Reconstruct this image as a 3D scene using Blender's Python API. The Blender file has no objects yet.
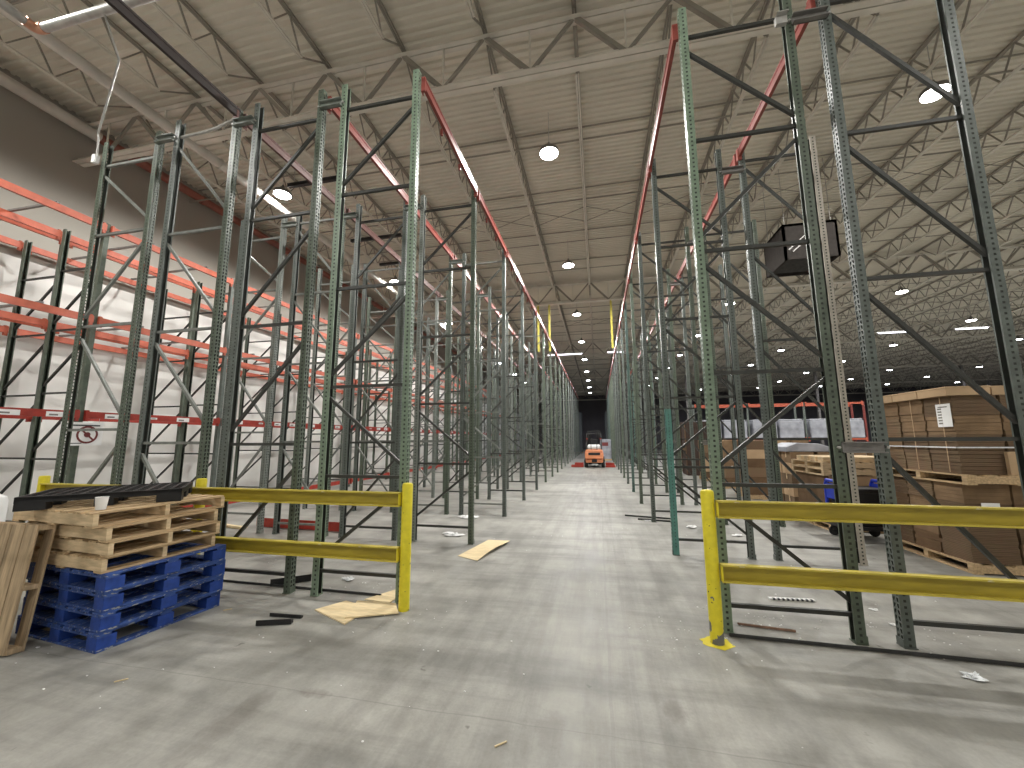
import bpy, math, random
from mathutils import Vector, Matrix
random.seed(7)
S = bpy.context.scene
COL = S.collection
PI = math.pi

# ------------------------------------------------------------------ materials
def nodes_of(name):
    m = bpy.data.materials.new(name); m.use_nodes = True
    nt = m.node_tree; b = nt.nodes['Principled BSDF']
    return m, nt, b

def paint(name, col, rough=0.5, metal=0.0, var=0.18, scale=9.0, chips=None, chip_amt=0.66, spec=0.4, stretch=(1, 1, 1), bump=0.0):
    """Painted or raw surface with a little wear; chips = colour showing through."""
    m, nt, b = nodes_of(name)
    N, L = nt.nodes, nt.links
    tc = N.new('ShaderNodeTexCoord'); mp = N.new('ShaderNodeMapping')
    mp.inputs['Scale'].default_value = stretch
    L.new(tc.outputs['Object'], mp.inputs['Vector'])
    nz = N.new('ShaderNodeTexNoise'); nz.inputs['Scale'].default_value = scale; nz.inputs['Detail'].default_value = 5
    L.new(mp.outputs[0], nz.inputs['Vector'])
    cr = N.new('ShaderNodeValToRGB')
    a = [max(0, c * (1 - var)) for c in col]; c2 = [min(1, c * (1 + var)) for c in col]
    cr.color_ramp.elements[0].position = 0.3; cr.color_ramp.elements[1].position = 0.72
    cr.color_ramp.elements[0].color = (*a, 1); cr.color_ramp.elements[1].color = (*c2, 1)
    L.new(nz.outputs['Fac'], cr.inputs[0])
    out = cr.outputs[0]
    if chips:
        n2 = N.new('ShaderNodeTexNoise'); n2.inputs['Scale'].default_value = scale * 1.7; n2.inputs['Detail'].default_value = 8
        L.new(mp.outputs[0], n2.inputs['Vector'])
        r2 = N.new('ShaderNodeValToRGB'); r2.color_ramp.elements[0].position = chip_amt; r2.color_ramp.elements[1].position = chip_amt + 0.02
        L.new(n2.outputs['Fac'], r2.inputs[0])
        mx = N.new('ShaderNodeMix'); mx.data_type = 'RGBA'
        L.new(r2.outputs[0], mx.inputs[0]); L.new(out, mx.inputs[6]); mx.inputs[7].default_value = (*chips, 1)
        out = mx.outputs[2]
    L.new(out, b.inputs['Base Color'])
    b.inputs['Roughness'].default_value = rough; b.inputs['Metallic'].default_value = metal
    b.inputs['Specular IOR Level'].default_value = spec
    if bump:
        bp = N.new('ShaderNodeBump'); bp.inputs['Strength'].default_value = bump; bp.inputs['Distance'].default_value = 0.01
        L.new(nz.outputs['Fac'], bp.inputs['Height']); L.new(bp.outputs[0], b.inputs['Normal'])
    return m

def emit(name, col, strength):
    m, nt, b = nodes_of(name)
    b.inputs['Base Color'].default_value = (*col, 1)
    b.inputs['Emission Color'].default_value = (*col, 1)
    b.inputs['Emission Strength'].default_value = strength
    return m

def layered(name, col, dark, period=0.03, rough=0.85):
    """Card edges stacked in layers: dark lines at even heights."""
    m, nt, b = nodes_of(name)
    N, L = nt.nodes, nt.links
    tc = N.new('ShaderNodeTexCoord')
    wv = N.new('ShaderNodeTexWave'); wv.wave_type = 'BANDS'; wv.bands_direction = 'Z'
    wv.inputs['Scale'].default_value = 0.314 / period; wv.inputs['Distortion'].default_value = 1.2
    wv.inputs['Detail'].default_value = 3; wv.inputs['Detail Scale'].default_value = 2.5
    L.new(tc.outputs['Object'], wv.inputs['Vector'])
    nz = N.new('ShaderNodeTexNoise'); nz.inputs['Scale'].default_value = 5
    L.new(tc.outputs['Object'], nz.inputs['Vector'])
    cr = N.new('ShaderNodeValToRGB'); cr.color_ramp.elements[0].position = 0.02; cr.color_ramp.elements[1].position = 0.4
    cr.color_ramp.elements[0].color = (*dark, 1); cr.color_ramp.elements[1].color = (*col, 1)
    L.new(wv.outputs['Fac'], cr.inputs[0])
    mx = N.new('ShaderNodeMix'); mx.data_type = 'RGBA'; mx.blend_type = 'MULTIPLY'; mx.inputs[0].default_value = 0.5
    L.new(cr.outputs[0], mx.inputs[6]); L.new(nz.outputs['Color'], mx.inputs[7])
    mx2 = N.new('ShaderNodeMix'); mx2.data_type = 'RGBA'; mx2.inputs[0].default_value = 0.65
    L.new(mx.outputs[2], mx2.inputs[6]); L.new(cr.outputs[0], mx2.inputs[7])
    L.new(mx2.outputs[2], b.inputs['Base Color']); b.inputs['Roughness'].default_value = rough
    return m

def wood(name, col, var=0.35, stretch=(1, 12, 12), rough=0.8):
    return paint(name, col, rough, 0, var, 3.0, None, 0.6, 0.25, stretch)

M = {}
M['olive'] = paint('olive_green_paint', (0.088, 0.110, 0.082), 0.42, 0, 0.22, 14, (0.24, 0.24, 0.22), 0.74)
M['sage'] = paint('sage_green_paint', (0.165, 0.222, 0.160), 0.42, 0, 0.2, 14, (0.26, 0.26, 0.24), 0.74)
M['greygreen'] = paint('grey_green_paint', (0.105, 0.122, 0.110), 0.42, 0, 0.2, 14, (0.28, 0.28, 0.27), 0.73)
M['teal'] = paint('teal_paint', (0.080, 0.135, 0.118), 0.42, 0, 0.2, 14, (0.22, 0.26, 0.25), 0.74)
M['palegrn'] = paint('pale_grey_paint', (0.19, 0.21, 0.19), 0.42, 0, 0.2, 14)
M['angle_rust'] = paint('rusty_steel', (0.22, 0.13, 0.09), 0.6, 0, 0.3, 12)
M['orange_dull'] = paint('orange_dull_paint', (0.42, 0.09, 0.05), 0.6, 0, 0.15, 6)
M['red_dull'] = paint('red_dull_paint', (0.16, 0.03, 0.025), 0.6, 0, 0.15, 6)
M['inner'] = paint('post_inside_shade', (0.030, 0.034, 0.028), 0.6, 0, 0.2, 8)  # near-black: shade inside the hollow posts put into the colour
M['cream'] = paint('cream_grey_paint', (0.36, 0.33, 0.28), 0.45, 0, 0.15, 10)
M['brace'] = paint('dark_brace_paint', (0.034, 0.035, 0.031), 0.45, 0, 0.2, 10)
M['brace_pale'] = paint('pale_brace_paint', (0.17, 0.18, 0.165), 0.42, 0, 0.2, 10)
M['orange'] = paint('orange_paint', (0.50, 0.118, 0.068), 0.45, 0, 0.16, 8, (0.32, 0.09, 0.06), 0.72)
M['red'] = paint('red_paint', (0.34, 0.035, 0.022), 0.45, 0, 0.2, 8)
M['faded'] = paint('faded_red_paint', (0.25, 0.058, 0.046), 0.35, 0, 0.2, 6, (0.42, 0.30, 0.27), 0.73)
M['brown'] = paint('brown_red_paint', (0.115, 0.045, 0.036), 0.42, 0, 0.25, 6, (0.2, 0.1, 0.08), 0.72)
M['tie_dark'] = paint('dark_steel_brown', (0.028, 0.020, 0.018), 0.5, 0, 0.25, 6)
M['galv'] = paint('galvanised_steel', (0.42, 0.41, 0.39), 0.4, 0.3, 0.15, 12)
M['greysteel'] = paint('grey_steel', (0.20, 0.19, 0.18), 0.45, 0.2, 0.15, 12)
M['yellow'] = paint('safety_yellow_paint', (0.68, 0.57, 0.03), 0.42, 0, 0.12, 7, (0.10, 0.10, 0.09), 0.70)
M['yellow_rail'] = paint('dirty_yellow_paint', (0.37, 0.29, 0.03), 0.45, 0, 0.22, 5, (0.2, 0.16, 0.04), 0.74, 0.4, (0.5, 3, 3))
M['yellow_edge'] = paint('worn_lit_yellow_edge', (0.52, 0.42, 0.06), 0.42, 0, 0.2, 6, (0.6, 0.55, 0.35), 0.66, 0.4, (1, 3, 3))  # lit edges put into the flange colour; the pale chips are wear
M['roof'] = paint('roof_paint', (0.70, 0.665, 0.58), 0.7, 0, 0.10, 0.5)
M['truss'] = paint('truss_paint', (0.66, 0.63, 0.56), 0.6, 0, 0.12, 2)
M['web'] = paint('truss_web_shade', (0.30, 0.28, 0.24), 0.6, 0, 0.12, 2)  # truss colour darkened: shade above the lamps put into the paint
M['pipe'] = paint('pipe_grey', (0.60, 0.57, 0.52), 0.45, 0.0, 0.12, 3)
M['pipe_red'] = paint('pipe_red', (0.26, 0.09, 0.065), 0.35, 0, 0.2, 3)
M['blue'] = paint('blue_pallet_paint', (0.013, 0.048, 0.25), 0.55, 0, 0.3, 10, (0.10, 0.12, 0.18), 0.70)
M['blue_worn'] = paint('worn_blue_board', (0.035, 0.075, 0.25), 0.65, 0, 0.35, 9, (0.28, 0.29, 0.31), 0.60, 0.3, (3, 1, 3))
M['wood'] = wood('pallet_wood', (0.50, 0.36, 0.21), 0.3, (12, 1, 12))
M['wood_end'] = wood('pallet_wood_pale', (0.60, 0.46, 0.29), 0.25, (2, 2, 9))
M['wood_grey'] = wood('weathered_wood', (0.44, 0.33, 0.21), 0.35, (12, 1, 12))
M['ply'] = wood('plywood', (0.74, 0.60, 0.37), 0.14, (2, 9, 1))
M['black'] = paint('black_plastic', (0.012, 0.012, 0.013), 0.5, 0, 0.3, 10)
M['rubber'] = paint('tyre_rubber', (0.02, 0.02, 0.02), 0.8, 0, 0.3, 10)
M['darksteel'] = paint('dark_steel', (0.045, 0.045, 0.045), 0.5, 0.2, 0.3, 10)
M['white'] = paint('white_plastic', (0.78, 0.78, 0.77), 0.4, 0, 0.05, 5)
M['paper'] = paint('white_paper', (0.82, 0.82, 0.82), 0.8, 0, 0.04, 8)
M['ink'] = paint('dark_ink', (0.04, 0.04, 0.05), 0.7, 0, 0.1, 8)
M['signred'] = paint('sign_dark_red', (0.16, 0.03, 0.03), 0.6, 0, 0.2, 8)
M['card'] = layered('cardboard_layers', (0.235, 0.155, 0.09), (0.15, 0.095, 0.055), 0.028)
M['card2'] = layered('cardboard_layers_dark', (0.16, 0.102, 0.058), (0.105, 0.066, 0.037), 0.022)
M['cardmid'] = paint('cardboard_mid', (0.215, 0.142, 0.083), 0.85, 0, 0.2, 4, None, 0.6, 0.2)
M['cardflat'] = paint('cardboard_plain', (0.46, 0.325, 0.20), 0.85, 0, 0.12, 3, None, 0.6, 0.2)
M['carddark'] = paint('cardboard_brown', (0.15, 0.095, 0.055), 0.85, 0, 0.18, 3, None, 0.6, 0.2)
M['film'] = paint('plastic_film', (0.72, 0.74, 0.76), 0.25, 0, 0.15, 30, None, 0.6, 0.6, (1, 1, 1), 0.6)
M['greywrap'] = paint('grey_wrap', (0.30, 0.31, 0.35), 0.5, 0, 0.3, 3)
M['lift_orange'] = paint('forklift_orange', (0.72, 0.27, 0.13), 0.35, 0, 0.08, 4)
M['lens'] = emit('led_lens', (1.0, 0.97, 0.92), 40.0)
M['lens_cool'] = emit('led_lens_cool', (0.93, 0.95, 1.0), 26.0)
M['tube'] = emit('lamp_tube', (0.90, 0.88, 1.0), 4.0)
M['cart_blue'] = paint('cart_blue_paint', (0.02, 0.045, 0.42), 0.4, 0, 0.15, 8)

def concrete():
    m, nt, b = nodes_of('concrete_floor')
    N, L = nt.nodes, nt.links
    tc = N.new('ShaderNodeTexCoord')
    def noise(scale, detail, st=(1, 1, 1), rough=0.6):
        mp = N.new('ShaderNodeMapping'); mp.inputs['Scale'].default_value = st
        L.new(tc.outputs['Object'], mp.inputs['Vector'])
        n = N.new('ShaderNodeTexNoise'); n.inputs['Scale'].default_value = scale; n.inputs['Detail'].default_value = detail
        n.inputs['Roughness'].default_value = rough
        L.new(mp.outputs[0], n.inputs['Vector']); return n
    def ramp(src, p0, c0, p1, c1):
        r = N.new('ShaderNodeValToRGB'); e = r.color_ramp.elements
        e[0].position = p0; e[1].position = p1; e[0].color = (*c0, 1); e[1].color = (*c1, 1)
        L.new(src, r.inputs[0]); return r
    def mul(a, bb, fac=1.0):
        x = N.new('ShaderNodeMix'); x.data_type = 'RGBA'; x.blend_type = 'MULTIPLY'; x.inputs[0].default_value = fac
        L.new(a, x.inputs[6]); L.new(bb, x.inputs[7]); return x.outputs[2]
    def math_(op, a, bv=None, c=None):
        x = N.new('ShaderNodeMath'); x.operation = op
        for k, v in enumerate((a, bv, c)):
            if v is None: continue
            if isinstance(v, (int, float)): x.inputs[k].default_value = v
            else: L.new(v, x.inputs[k])
        return x.outputs[0]
    big = noise(0.45, 6); base = ramp(big.outputs['Fac'], 0.3, (0.285, 0.280, 0.256), 0.72, (0.44, 0.43, 0.395))
    out = base.outputs[0]
    med = noise(2.2, 8, (1, 0.6, 1), 0.7); out = mul(out, ramp(med.outputs['Fac'], 0.34, (0.60, 0.60, 0.60), 0.58, (1, 1, 1)).outputs[0], 0.85)
    st = noise(1.6, 7, (2.6, 0.16, 1), 0.65)                      # tyre streaks along the aisle
    sx = N.new('ShaderNodeSeparateXYZ'); L.new(tc.outputs['Object'], sx.inputs[0])
    streak = ramp(st.outputs['Fac'], 0.40, (0.70, 0.69, 0.68), 0.56, (1, 1, 1))
    band = math_('SMOOTH_MIN', math_('ABSOLUTE', math_('ADD', sx.outputs[0], 0.2)), 4.0, 0.1)
    bandf = math_('SUBTRACT', 1.0, math_('MINIMUM', math_('DIVIDE', band, 2.6), 1.0))
    x = N.new('ShaderNodeMix'); x.data_type = 'RGBA'; x.blend_type = 'MULTIPLY'
    L.new(math_('MULTIPLY', bandf, 0.8), x.inputs[0]); L.new(out, x.inputs[6]); L.new(streak.outputs[0], x.inputs[7]); out = x.outputs[2]
    cs = noise(1.3, 7, (0.22, 2.0, 1), 0.65)                      # scuffs across
    out = mul(out, ramp(cs.outputs['Fac'], 0.36, (0.64, 0.64, 0.64), 0.54, (1, 1, 1)).outputs[0], 0.75)
    fine = noise(45, 4); out = mul(out, ramp(fine.outputs['Fac'], 0.25, (0.86, 0.86, 0.86), 0.6, (1, 1, 1)).outputs[0], 0.6)
    spots = noise(5.5, 3); out = mul(out, ramp(spots.outputs['Fac'], 0.245, (0.42, 0.41, 0.40), 0.30, (1, 1, 1)).outputs[0], 0.8)
    def line(coord, at, w, depth):                               # saw-cut joints and rubbed lines
        nonlocal out
        d = math_('ABSOLUTE', math_('SUBTRACT', coord, at))
        f = math_('MULTIPLY', math_('LESS_THAN', d, w), depth)
        y = N.new('ShaderNodeMix'); y.data_type = 'RGBA'
        L.new(f, y.inputs[0]); L.new(out, y.inputs[6]); y.inputs[7].default_value = (0.12, 0.115, 0.11, 1); out = y.outputs[2]
    wob = noise(1.5, 3)
    xc = math_('ADD', sx.outputs[0], math_('MULTIPLY', wob.outputs['Fac'], 0.05))
    yc = math_('ADD', sx.outputs[1], math_('MULTIPLY', wob.outputs['Fac'], 0.06))
    for yy in (2.75, 10.5, 18.5, 27.0): line(yc, yy, 0.005, 0.30)
    for xx in (-8.7, 4.05): line(xc, xx, 0.005, 0.3)
    line(xc, 0.05, 0.012, 0.20); line(xc, 0.22, 0.016, 0.12)
    def stain(px, py, rx, ry, depth):
        nonlocal out
        dx = math_('DIVIDE', math_('SUBTRACT', sx.outputs[0], px), rx); dy = math_('DIVIDE', math_('SUBTRACT', sx.outputs[1], py), ry)
        r = math_('ADD', math_('MULTIPLY', dx, dx), math_('MULTIPLY', dy, dy))
        r = math_('ADD', r, math_('MULTIPLY', math_('SUBTRACT', med.outputs['Fac'], 0.5), 4.0))
        f = math_('MULTIPLY', math_('SUBTRACT', 1.0, math_('MINIMUM', math_('MAXIMUM', r, 0.0), 1.0)), depth)
        y = N.new('ShaderNodeMix'); y.data_type = 'RGBA'
        L.new(f, y.inputs[0]); L.new(out, y.inputs[6]); y.inputs[7].default_value = (0.13, 0.115, 0.10, 1); out = y.outputs[2]
    stain(0.45, 3.05, 0.10, 0.13, 0.6); stain(-2.0, 2.72, 0.14, 0.07, 0.8); stain(-0.35, 2.75, 0.10, 0.25, 0.35); stain(-2.35, 2.35, 0.12, 0.4, 0.35)
    L.new(out, b.inputs['Base Color'])
    rr = ramp(med.outputs['Fac'], 0.3, (0.42,) * 3, 0.7, (0.62,) * 3); L.new(rr.outputs[0], b.inputs['Roughness'])
    b.inputs['Specular IOR Level'].default_value = 0.35
    bp = N.new('ShaderNodeBump'); bp.inputs['Strength'].default_value = 0.12; bp.inputs['Distance'].default_value = 0.01
    L.new(fine.outputs['Fac'], bp.inputs['Height']); L.new(bp.outputs[0], b.inputs['Normal'])
    return m

def two_tone(name, z_split):
    """Wall painted white up to z_split and drab grey above, with scuffs."""
    m, nt, b = nodes_of(name)
    N, L = nt.nodes, nt.links
    tc = N.new('ShaderNodeTexCoord'); sx = N.new('ShaderNodeSeparateXYZ'); L.new(tc.outputs['Object'], sx.inputs[0])
    gt = N.new('ShaderNodeMath'); gt.operation = 'GREATER_THAN'; gt.inputs[1].default_value = z_split; L.new(sx.outputs[2], gt.inputs[0])
    nz = N.new('ShaderNodeTexNoise'); nz.inputs['Scale'].default_value = 0.9; nz.inputs['Detail'].default_value = 6
    L.new(tc.outputs['Object'], nz.inputs['Vector'])
    cr = N.new('ShaderNodeValToRGB'); cr.color_ramp.elements[0].position = 0.3; cr.color_ramp.elements[1].position = 0.6
    cr.color_ramp.elements[0].color = (0.66, 0.65, 0.62, 1); cr.color_ramp.elements[1].color = (0.80, 0.79, 0.76, 1)
    L.new(nz.outputs['Fac'], cr.inputs[0])
    mx = N.new('ShaderNodeMix'); mx.data_type = 'RGBA'
    L.new(gt.outputs[0], mx.inputs[0]); L.new(cr.outputs[0], mx.inputs[6]); mx.inputs[7].default_value = (0.36, 0.34, 0.30, 1)
    L.new(mx.outputs[2], b.inputs['Base Color']); b.inputs['Roughness'].default_value = 0.75
    return m

# ------------------------------------------------------------------ mesh builder
class MB:
    def __init__(self): self.v = []; self.f = []; self.mi = []
    def add(self, vs, fs, mi=0):
        o = len(self.v); self.v += [tuple(p) for p in vs]
        for f in fs: self.f.append(tuple(o + i for i in f)); self.mi.append(mi)
        return self
    def box(self, x0, y0, z0, x1, y1, z1, mi=0):
        vs = [(x0, y0, z0), (x1, y0, z0), (x1, y1, z0), (x0, y1, z0), (x0, y0, z1), (x1, y0, z1), (x1, y1, z1), (x0, y1, z1)]
        return self.add(vs, [(3, 2, 1, 0), (4, 5, 6, 7), (0, 1, 5, 4), (1, 2, 6, 5), (2, 3, 7, 6), (3, 0, 4, 7)], mi)
    def bar(self, a, b, w, h, up=(0, 0, 1), mi=0):
        """Rectangular bar from a to b, w across and h along up."""
        a, b = Vector(a), Vector(b); d = (b - a).normalized(); u = Vector(up)
        if abs(d.dot(u)) > 0.98: u = Vector((0, 1, 0))
        s = d.cross(u).normalized(); t = s.cross(d).normalized()
        vs = []
        for p in (a, b):
            for i, j in ((-1, -1), (1, -1), (1, 1), (-1, 1)): vs.append(p + s * (w / 2 * i) + t * (h / 2 * j))
        return self.add(vs, [(3, 2, 1, 0), (4, 5, 6, 7), (0, 1, 5, 4), (1, 2, 6, 5), (2, 3, 7, 6), (3, 0, 4, 7)], mi)
    def tube(self, pts, r, n=8, mi=0, cap=True):
        pts = [Vector(p) for p in pts]; rings = []
        for i, p in enumerate(pts):
            d = (pts[min(i + 1, len(pts) - 1)] - pts[max(i - 1, 0)]).normalized()
            u = Vector((0, 0, 1)) if abs(d.z) < 0.95 else Vector((0, 1, 0))
            s = d.cross(u).normalized(); t = s.cross(d)
            rr = r[i] if isinstance(r, (list, tuple)) else r
            rings.append([p + (s * math.cos(2 * PI * k / n) + t * math.sin(2 * PI * k / n)) * rr for k in range(n)])
        vs = [q for g in rings for q in g]; fs = []
        for i in range(len(rings) - 1):
            for k in range(n):
                k2 = (k + 1) % n; fs.append((i * n + k, i * n + k2, (i + 1) * n + k2, (i + 1) * n + k))
        if cap: fs.append(tuple(range(n - 1, -1, -1))); fs.append(tuple((len(rings) - 1) * n + k for k in range(n)))
        return self.add(vs, fs, mi)
    def lathe(self, prof, n=20, c=(0, 0, 0), axis='Z', mi=0):
        vs = []; fs = []
        for r, z in prof:
            for k in range(n):
                a = 2 * PI * k / n; x, y = r * math.cos(a), r * math.sin(a)
                p = (x, y, z) if axis == 'Z' else ((z, x, y) if axis == 'X' else (x, z, y))
                vs.append((p[0] + c[0], p[1] + c[1], p[2] + c[2]))
        for i in range(len(prof) - 1):
            for k in range(n):
                k2 = (k + 1) % n; fs.append((i * n + k, i * n + k2, (i + 1) * n + k2, (i + 1) * n + k))
        fs.append(tuple(range(n - 1, -1, -1))); fs.append(tuple((len(prof) - 1) * n + k for k in range(n)))
        return self.add(vs, fs, mi)
    def prism(self, poly, axis, a, b, mi=0):
        """Closed 2-D outline swept along an axis from a to b."""
        n = len(poly)
        def P(p, t): return {'X': (t, p[0], p[1]), 'Y': (p[0], t, p[1]), 'Z': (p[0], p[1], t)}[axis]
        vs = [P(p, a) for p in poly] + [P(p, b) for p in poly]
        fs = [tuple(range(n - 1, -1, -1)), tuple(range(n, 2 * n))] + [(i, (i + 1) % n, n + (i + 1) % n, n + i) for i in range(n)]
        return self.add(vs, fs, mi)
    def mesh(self, name, mats):
        me = bpy.data.meshes.new(name); me.from_pydata(self.v, [], self.f)
        for m in (mats if isinstance(mats, (list, tuple)) else [mats]): me.materials.append(m)
        if any(self.mi): me.polygons.foreach_set('material_index', self.mi)
        me.validate(); me.update(); return me

def link(name, data, parent=None, loc=None):
    o = bpy.data.objects.new(name, data); COL.objects.link(o)
    if parent is not None: o.parent = parent
    if loc is not None: o.location = loc
    return o
def obj(name, mb, mats, parent=None, loc=None, smooth=False, bevel=0):
    me = mb.mesh(name, mats)
    if smooth:
        me.polygons.foreach_set('use_smooth', [True] * len(me.polygons))
        try: me.set_sharp_from_angle(angle=math.radians(40))
        except Exception: pass
    o = link(name, me, parent, loc)
    if bevel:
        b = o.modifiers.new('bevel', 'BEVEL'); b.width = bevel; b.segments = 2; b.limit_method = 'ANGLE'
    return o
def tag(o, label, cat, group=None, kind=None):
    if label: o['label'] = label
    if cat: o['category'] = cat
    if group: o['group'] = group
    if kind: o['kind'] = kind
    return o
def thing(name, label, cat, loc=(0, 0, 0), rz=0, group=None):
    o = link(name, None, None, loc); o.rotation_euler = (0, 0, rz); o.empty_display_size = 0.2
    return tag(o, label, cat, group)
def struct(name, mb, mats, loc=None, smooth=False):
    o = obj(name, mb, mats, None, loc, smooth); o['kind'] = 'structure'; return o
KIDS = {}
def kids(o):
    return list(o.children)
def dup(src, loc, label=None, group=None, rz=None, mat=None):
    r = src.copy(); COL.objects.link(r); r.location = loc
    if rz is not None: r.rotation_euler = (0, 0, rz)
    if label: r['label'] = label
    if group: r['group'] = group
    for ch in kids(src):
        c = ch.copy(); COL.objects.link(c); c.parent = r
        for g in kids(ch):
            d = g.copy(); COL.objects.link(d); d.parent = c
    return r
ORD = 'first second third fourth fifth sixth seventh eighth ninth tenth eleventh twelfth thirteenth fourteenth fifteenth sixteenth seventeenth eighteenth nineteenth twentieth'.split()

# ------------------------------------------------------------------ layout (metres; camera at x=0,y=0 looking along +y)
HC = 1.776                      # camera height
YF = 4.31; BAY = 2.51           # front plane of the racks, bay length
W = 1.06; GAP = 0.372           # frame depth and row gap
HR = 6.65                       # rack height
XE, XA = 1.115, -2.20           # aisle edges
ZB, ZT, ZD = 8.5, 9.57, 9.72    # girder bottom chord, girder top, roof deck
XW0, XW1, Y0, Y1 = -12.25, 72.0, -7.0, 74.0
GY = [6.45 + 12.8 * k for k in range(-1, 6)]
JS = 1.73

# ------------------------------------------------------------------ building shell
fl = MB(); fl.box(XW0 - .3, Y0 - .3, -0.2, XW1 + .3, Y1 + .3, 0.0)
struct('floor', fl, concrete())
rf = MB()
P_ = 0.16; y = Y0; vs = []; n = 0
prof = []
while y < Y1:
    prof += [(y, 0.0), (y + .05, 0.0), (y + .07, 0.045), (y + .14, 0.045)]; y += P_
for yy, zz in prof: vs += [(XW0 - .3, yy, ZD + zz), (XW1 + .3, yy, ZD + zz)]
rf.add(vs, [(2 * i, 2 * i + 1, 2 * i + 3, 2 * i + 2) for i in range(len(prof) - 1)])
rf.box(XW0 - .3, Y0, ZD + 0.06, XW1 + .3, Y1, ZD + 0.2)
struct('ceiling', rf, M['roof'])
FARW = paint('far_wall_paint', (0.10, 0.095, 0.105), 0.8, 0, 0.15, 0.5)
struct('wall_left', MB().box(XW0 - .3, Y0, 0, XW0, Y1, ZD + .1), two_tone('left_wall_paint', 5.75))
struct('wall_right', MB().box(XW1, Y0, 0, XW1 + .3, Y1, ZD + .1), FARW)
struct('wall_back', MB().box(XW0 - .3, Y0 - .3, 0, XW1 + .3, Y0, ZD + .1), two_tone('back_wall_paint', 5.0))
struct('wall_far', MB().box(XW0 - .3, Y1, 0, XW1 + .3, Y1 + .3, ZD + .1), FARW)

# open-web joists (one shared mesh), running along the aisle between the girders
def joist_mesh(L):
    b = MB(); zt, zb = 0.13, -0.50
    for s in (-1, 1):
        b.box(s * .024 - .017, 0, zt - .045, s * .024 + .017, L, zt, 1)
        b.box(s * .024 - .017, .75, zb, s * .024 + .017, L - .75, zb + .04)
    n = 16; st = (L - 1.5) / n
    for k in range(n + 1):
        y0 = .75 + k * st
        if k < n:
            b.bar((0, y0, zb + .02), (0, y0 + st / 2, zt - .03), .026, .026, mi=1); b.bar((0, y0 + st / 2, zt - .03), (0, y0 + st, zb + .02), .026, .026, mi=1)
    b.bar((0, .75, zb + .02), (0, .06, zt - .03), .03, .03, mi=1); b.bar((0, L - .75, zb + .02), (0, L - .06, zt - .03), .03, .03, mi=1)
    return b.mesh('roof_joist', [M['truss'], M['web']])
jm = joist_mesh(12.8)
nx = int((XW1 - XW0) / JS)
jx = [-0.17 + JS * k for k in range(-7, 45) if XW0 + .3 < -0.17 + JS * k < XW1 - .3]
for gy in GY[:-1]:
    for x in jx:
        o = link('roof_joist', jm, None, (x, gy, ZD - .15)); o['kind'] = 'structure'
# girders across the hall
gb = MB()
for z0, z1, hw_ in ((ZB, ZB + .14, .12), (ZT - .11, ZT, .10)):
    for s in (-1, 1):
        gb.box(XW0 + .02, min(s * .01, s * hw_), z0, XW1 - .02, max(s * .01, s * hw_), z0 + .02)
        gb.box(XW0 + .02, s * .018 - .008, z0 + .02, XW1 - .02, s * .018 + .008, z1)
k = -8
while True:
    xt = -0.17 + JS * k; xb = -1.01 + JS * k; k += 1
    if xb < XW0 + .3: continue
    if xt > XW1 - .3: break
    gb.bar((xb, 0, ZB + .05), (xt, 0, ZT - .05), .055, .055, (0, 1, 0), 1); gb.bar((xt, 0, ZT - .05), (xb + JS, 0, ZB + .05), .08, .08, (0, 1, 0), 1)
    gb.bar((xb, 0, ZB + .05), (xb, 0, ZT - .05), .03, .03)
gm = gb.mesh('roof_girder', [M['truss'], M['web']])
for gy in GY:
    o = link('roof_girder', gm, None, (0, gy, 0)); o['kind'] = 'structure'
# bridging rods across the joists and crossed bridging in every bay
for gi, gy in enumerate(GY[:-1]):
    for t in (2.6, 5.1, 7.7, 10.2):
        b = MB(); z = ZD - .62
        b.box(XW0 + .1, gy + t - .015, z, XW1 - .1, gy + t + .015, z + .03)
        b.box(XW0 + .1, gy + t + .22, ZD - .08, XW1 - .1, gy + t + .25, ZD - .05)
        struct('roof_bridging', b, M['web'])
    b = MB()
    for a, c in zip(jx[:-1], jx[1:]):
        b.bar((a, gy + 6.4, ZD - .06), (c, gy + 6.4, ZD - .6), .018, .018); b.bar((a, gy + 6.4, ZD - .6), (c, gy + 6.4, ZD - .06), .018, .018)
    struct('roof_bridging', b, M['web'])
# steel columns under the girders, far right of the racks and behind
cm = MB()
cm.box(-.10, -.10, 0, .10, -.085, ZB); cm.box(-.10, .085, 0, .10, .10, ZB); cm.box(-.006, -.085, 0, .006, .085, ZB); cm.box(-.17, -.17, 0, .17, .17, .02)
cmm = cm.mesh('steel_column', M['greysteel'])
for gy in GY[4:]:
    for x in (9.35, 21.5, 33.6, 45.7):
        o = link('steel_column', cmm, None, (x, gy, 0)); o['kind'] = 'structure'

# ------------------------------------------------------------------ pipes by the wall and under the roof
def pipe(name, pts, r, mat, label, cat, n=14, group=None):
    o = obj(name, MB().tube(pts, r, n), mat, None, None, True); return tag(o, label, cat, group)
def hung_pipe(name, y0, y1, x, z, r, mat, label, n_h=8):
    t = thing(name, label, 'pipe', (x, y0, z))
    obj('pipe_run', MB().tube([(0, 0, 0), (0, y1 - y0, 0)], r, 16), mat, t, None, True)
    yy = 2.7
    while yy < y1 - y0 - .1:
        obj('pipe_coupling', MB().lathe([(r + .002, -.04), (r + .018, -.04), (r + .018, .04), (r + .002, .04)], 16, (0, yy, 0), 'Y'), mat, t); yy += 5.0
    yy = .8
    while yy < y1 - y0:
        obj('pipe_hanger', MB().tube([(0, yy, r), (0, yy, ZD - z)], .008, 6), M['galv'], t); yy += (y1 - y0) / n_h
    return t
hung_pipe('roof_pipe', -5.5, 60, -8.85, 8.5, .11, M['pipe'], 'thick pale grey pipe hung under the roof, running lengthwise left of the racks')
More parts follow.
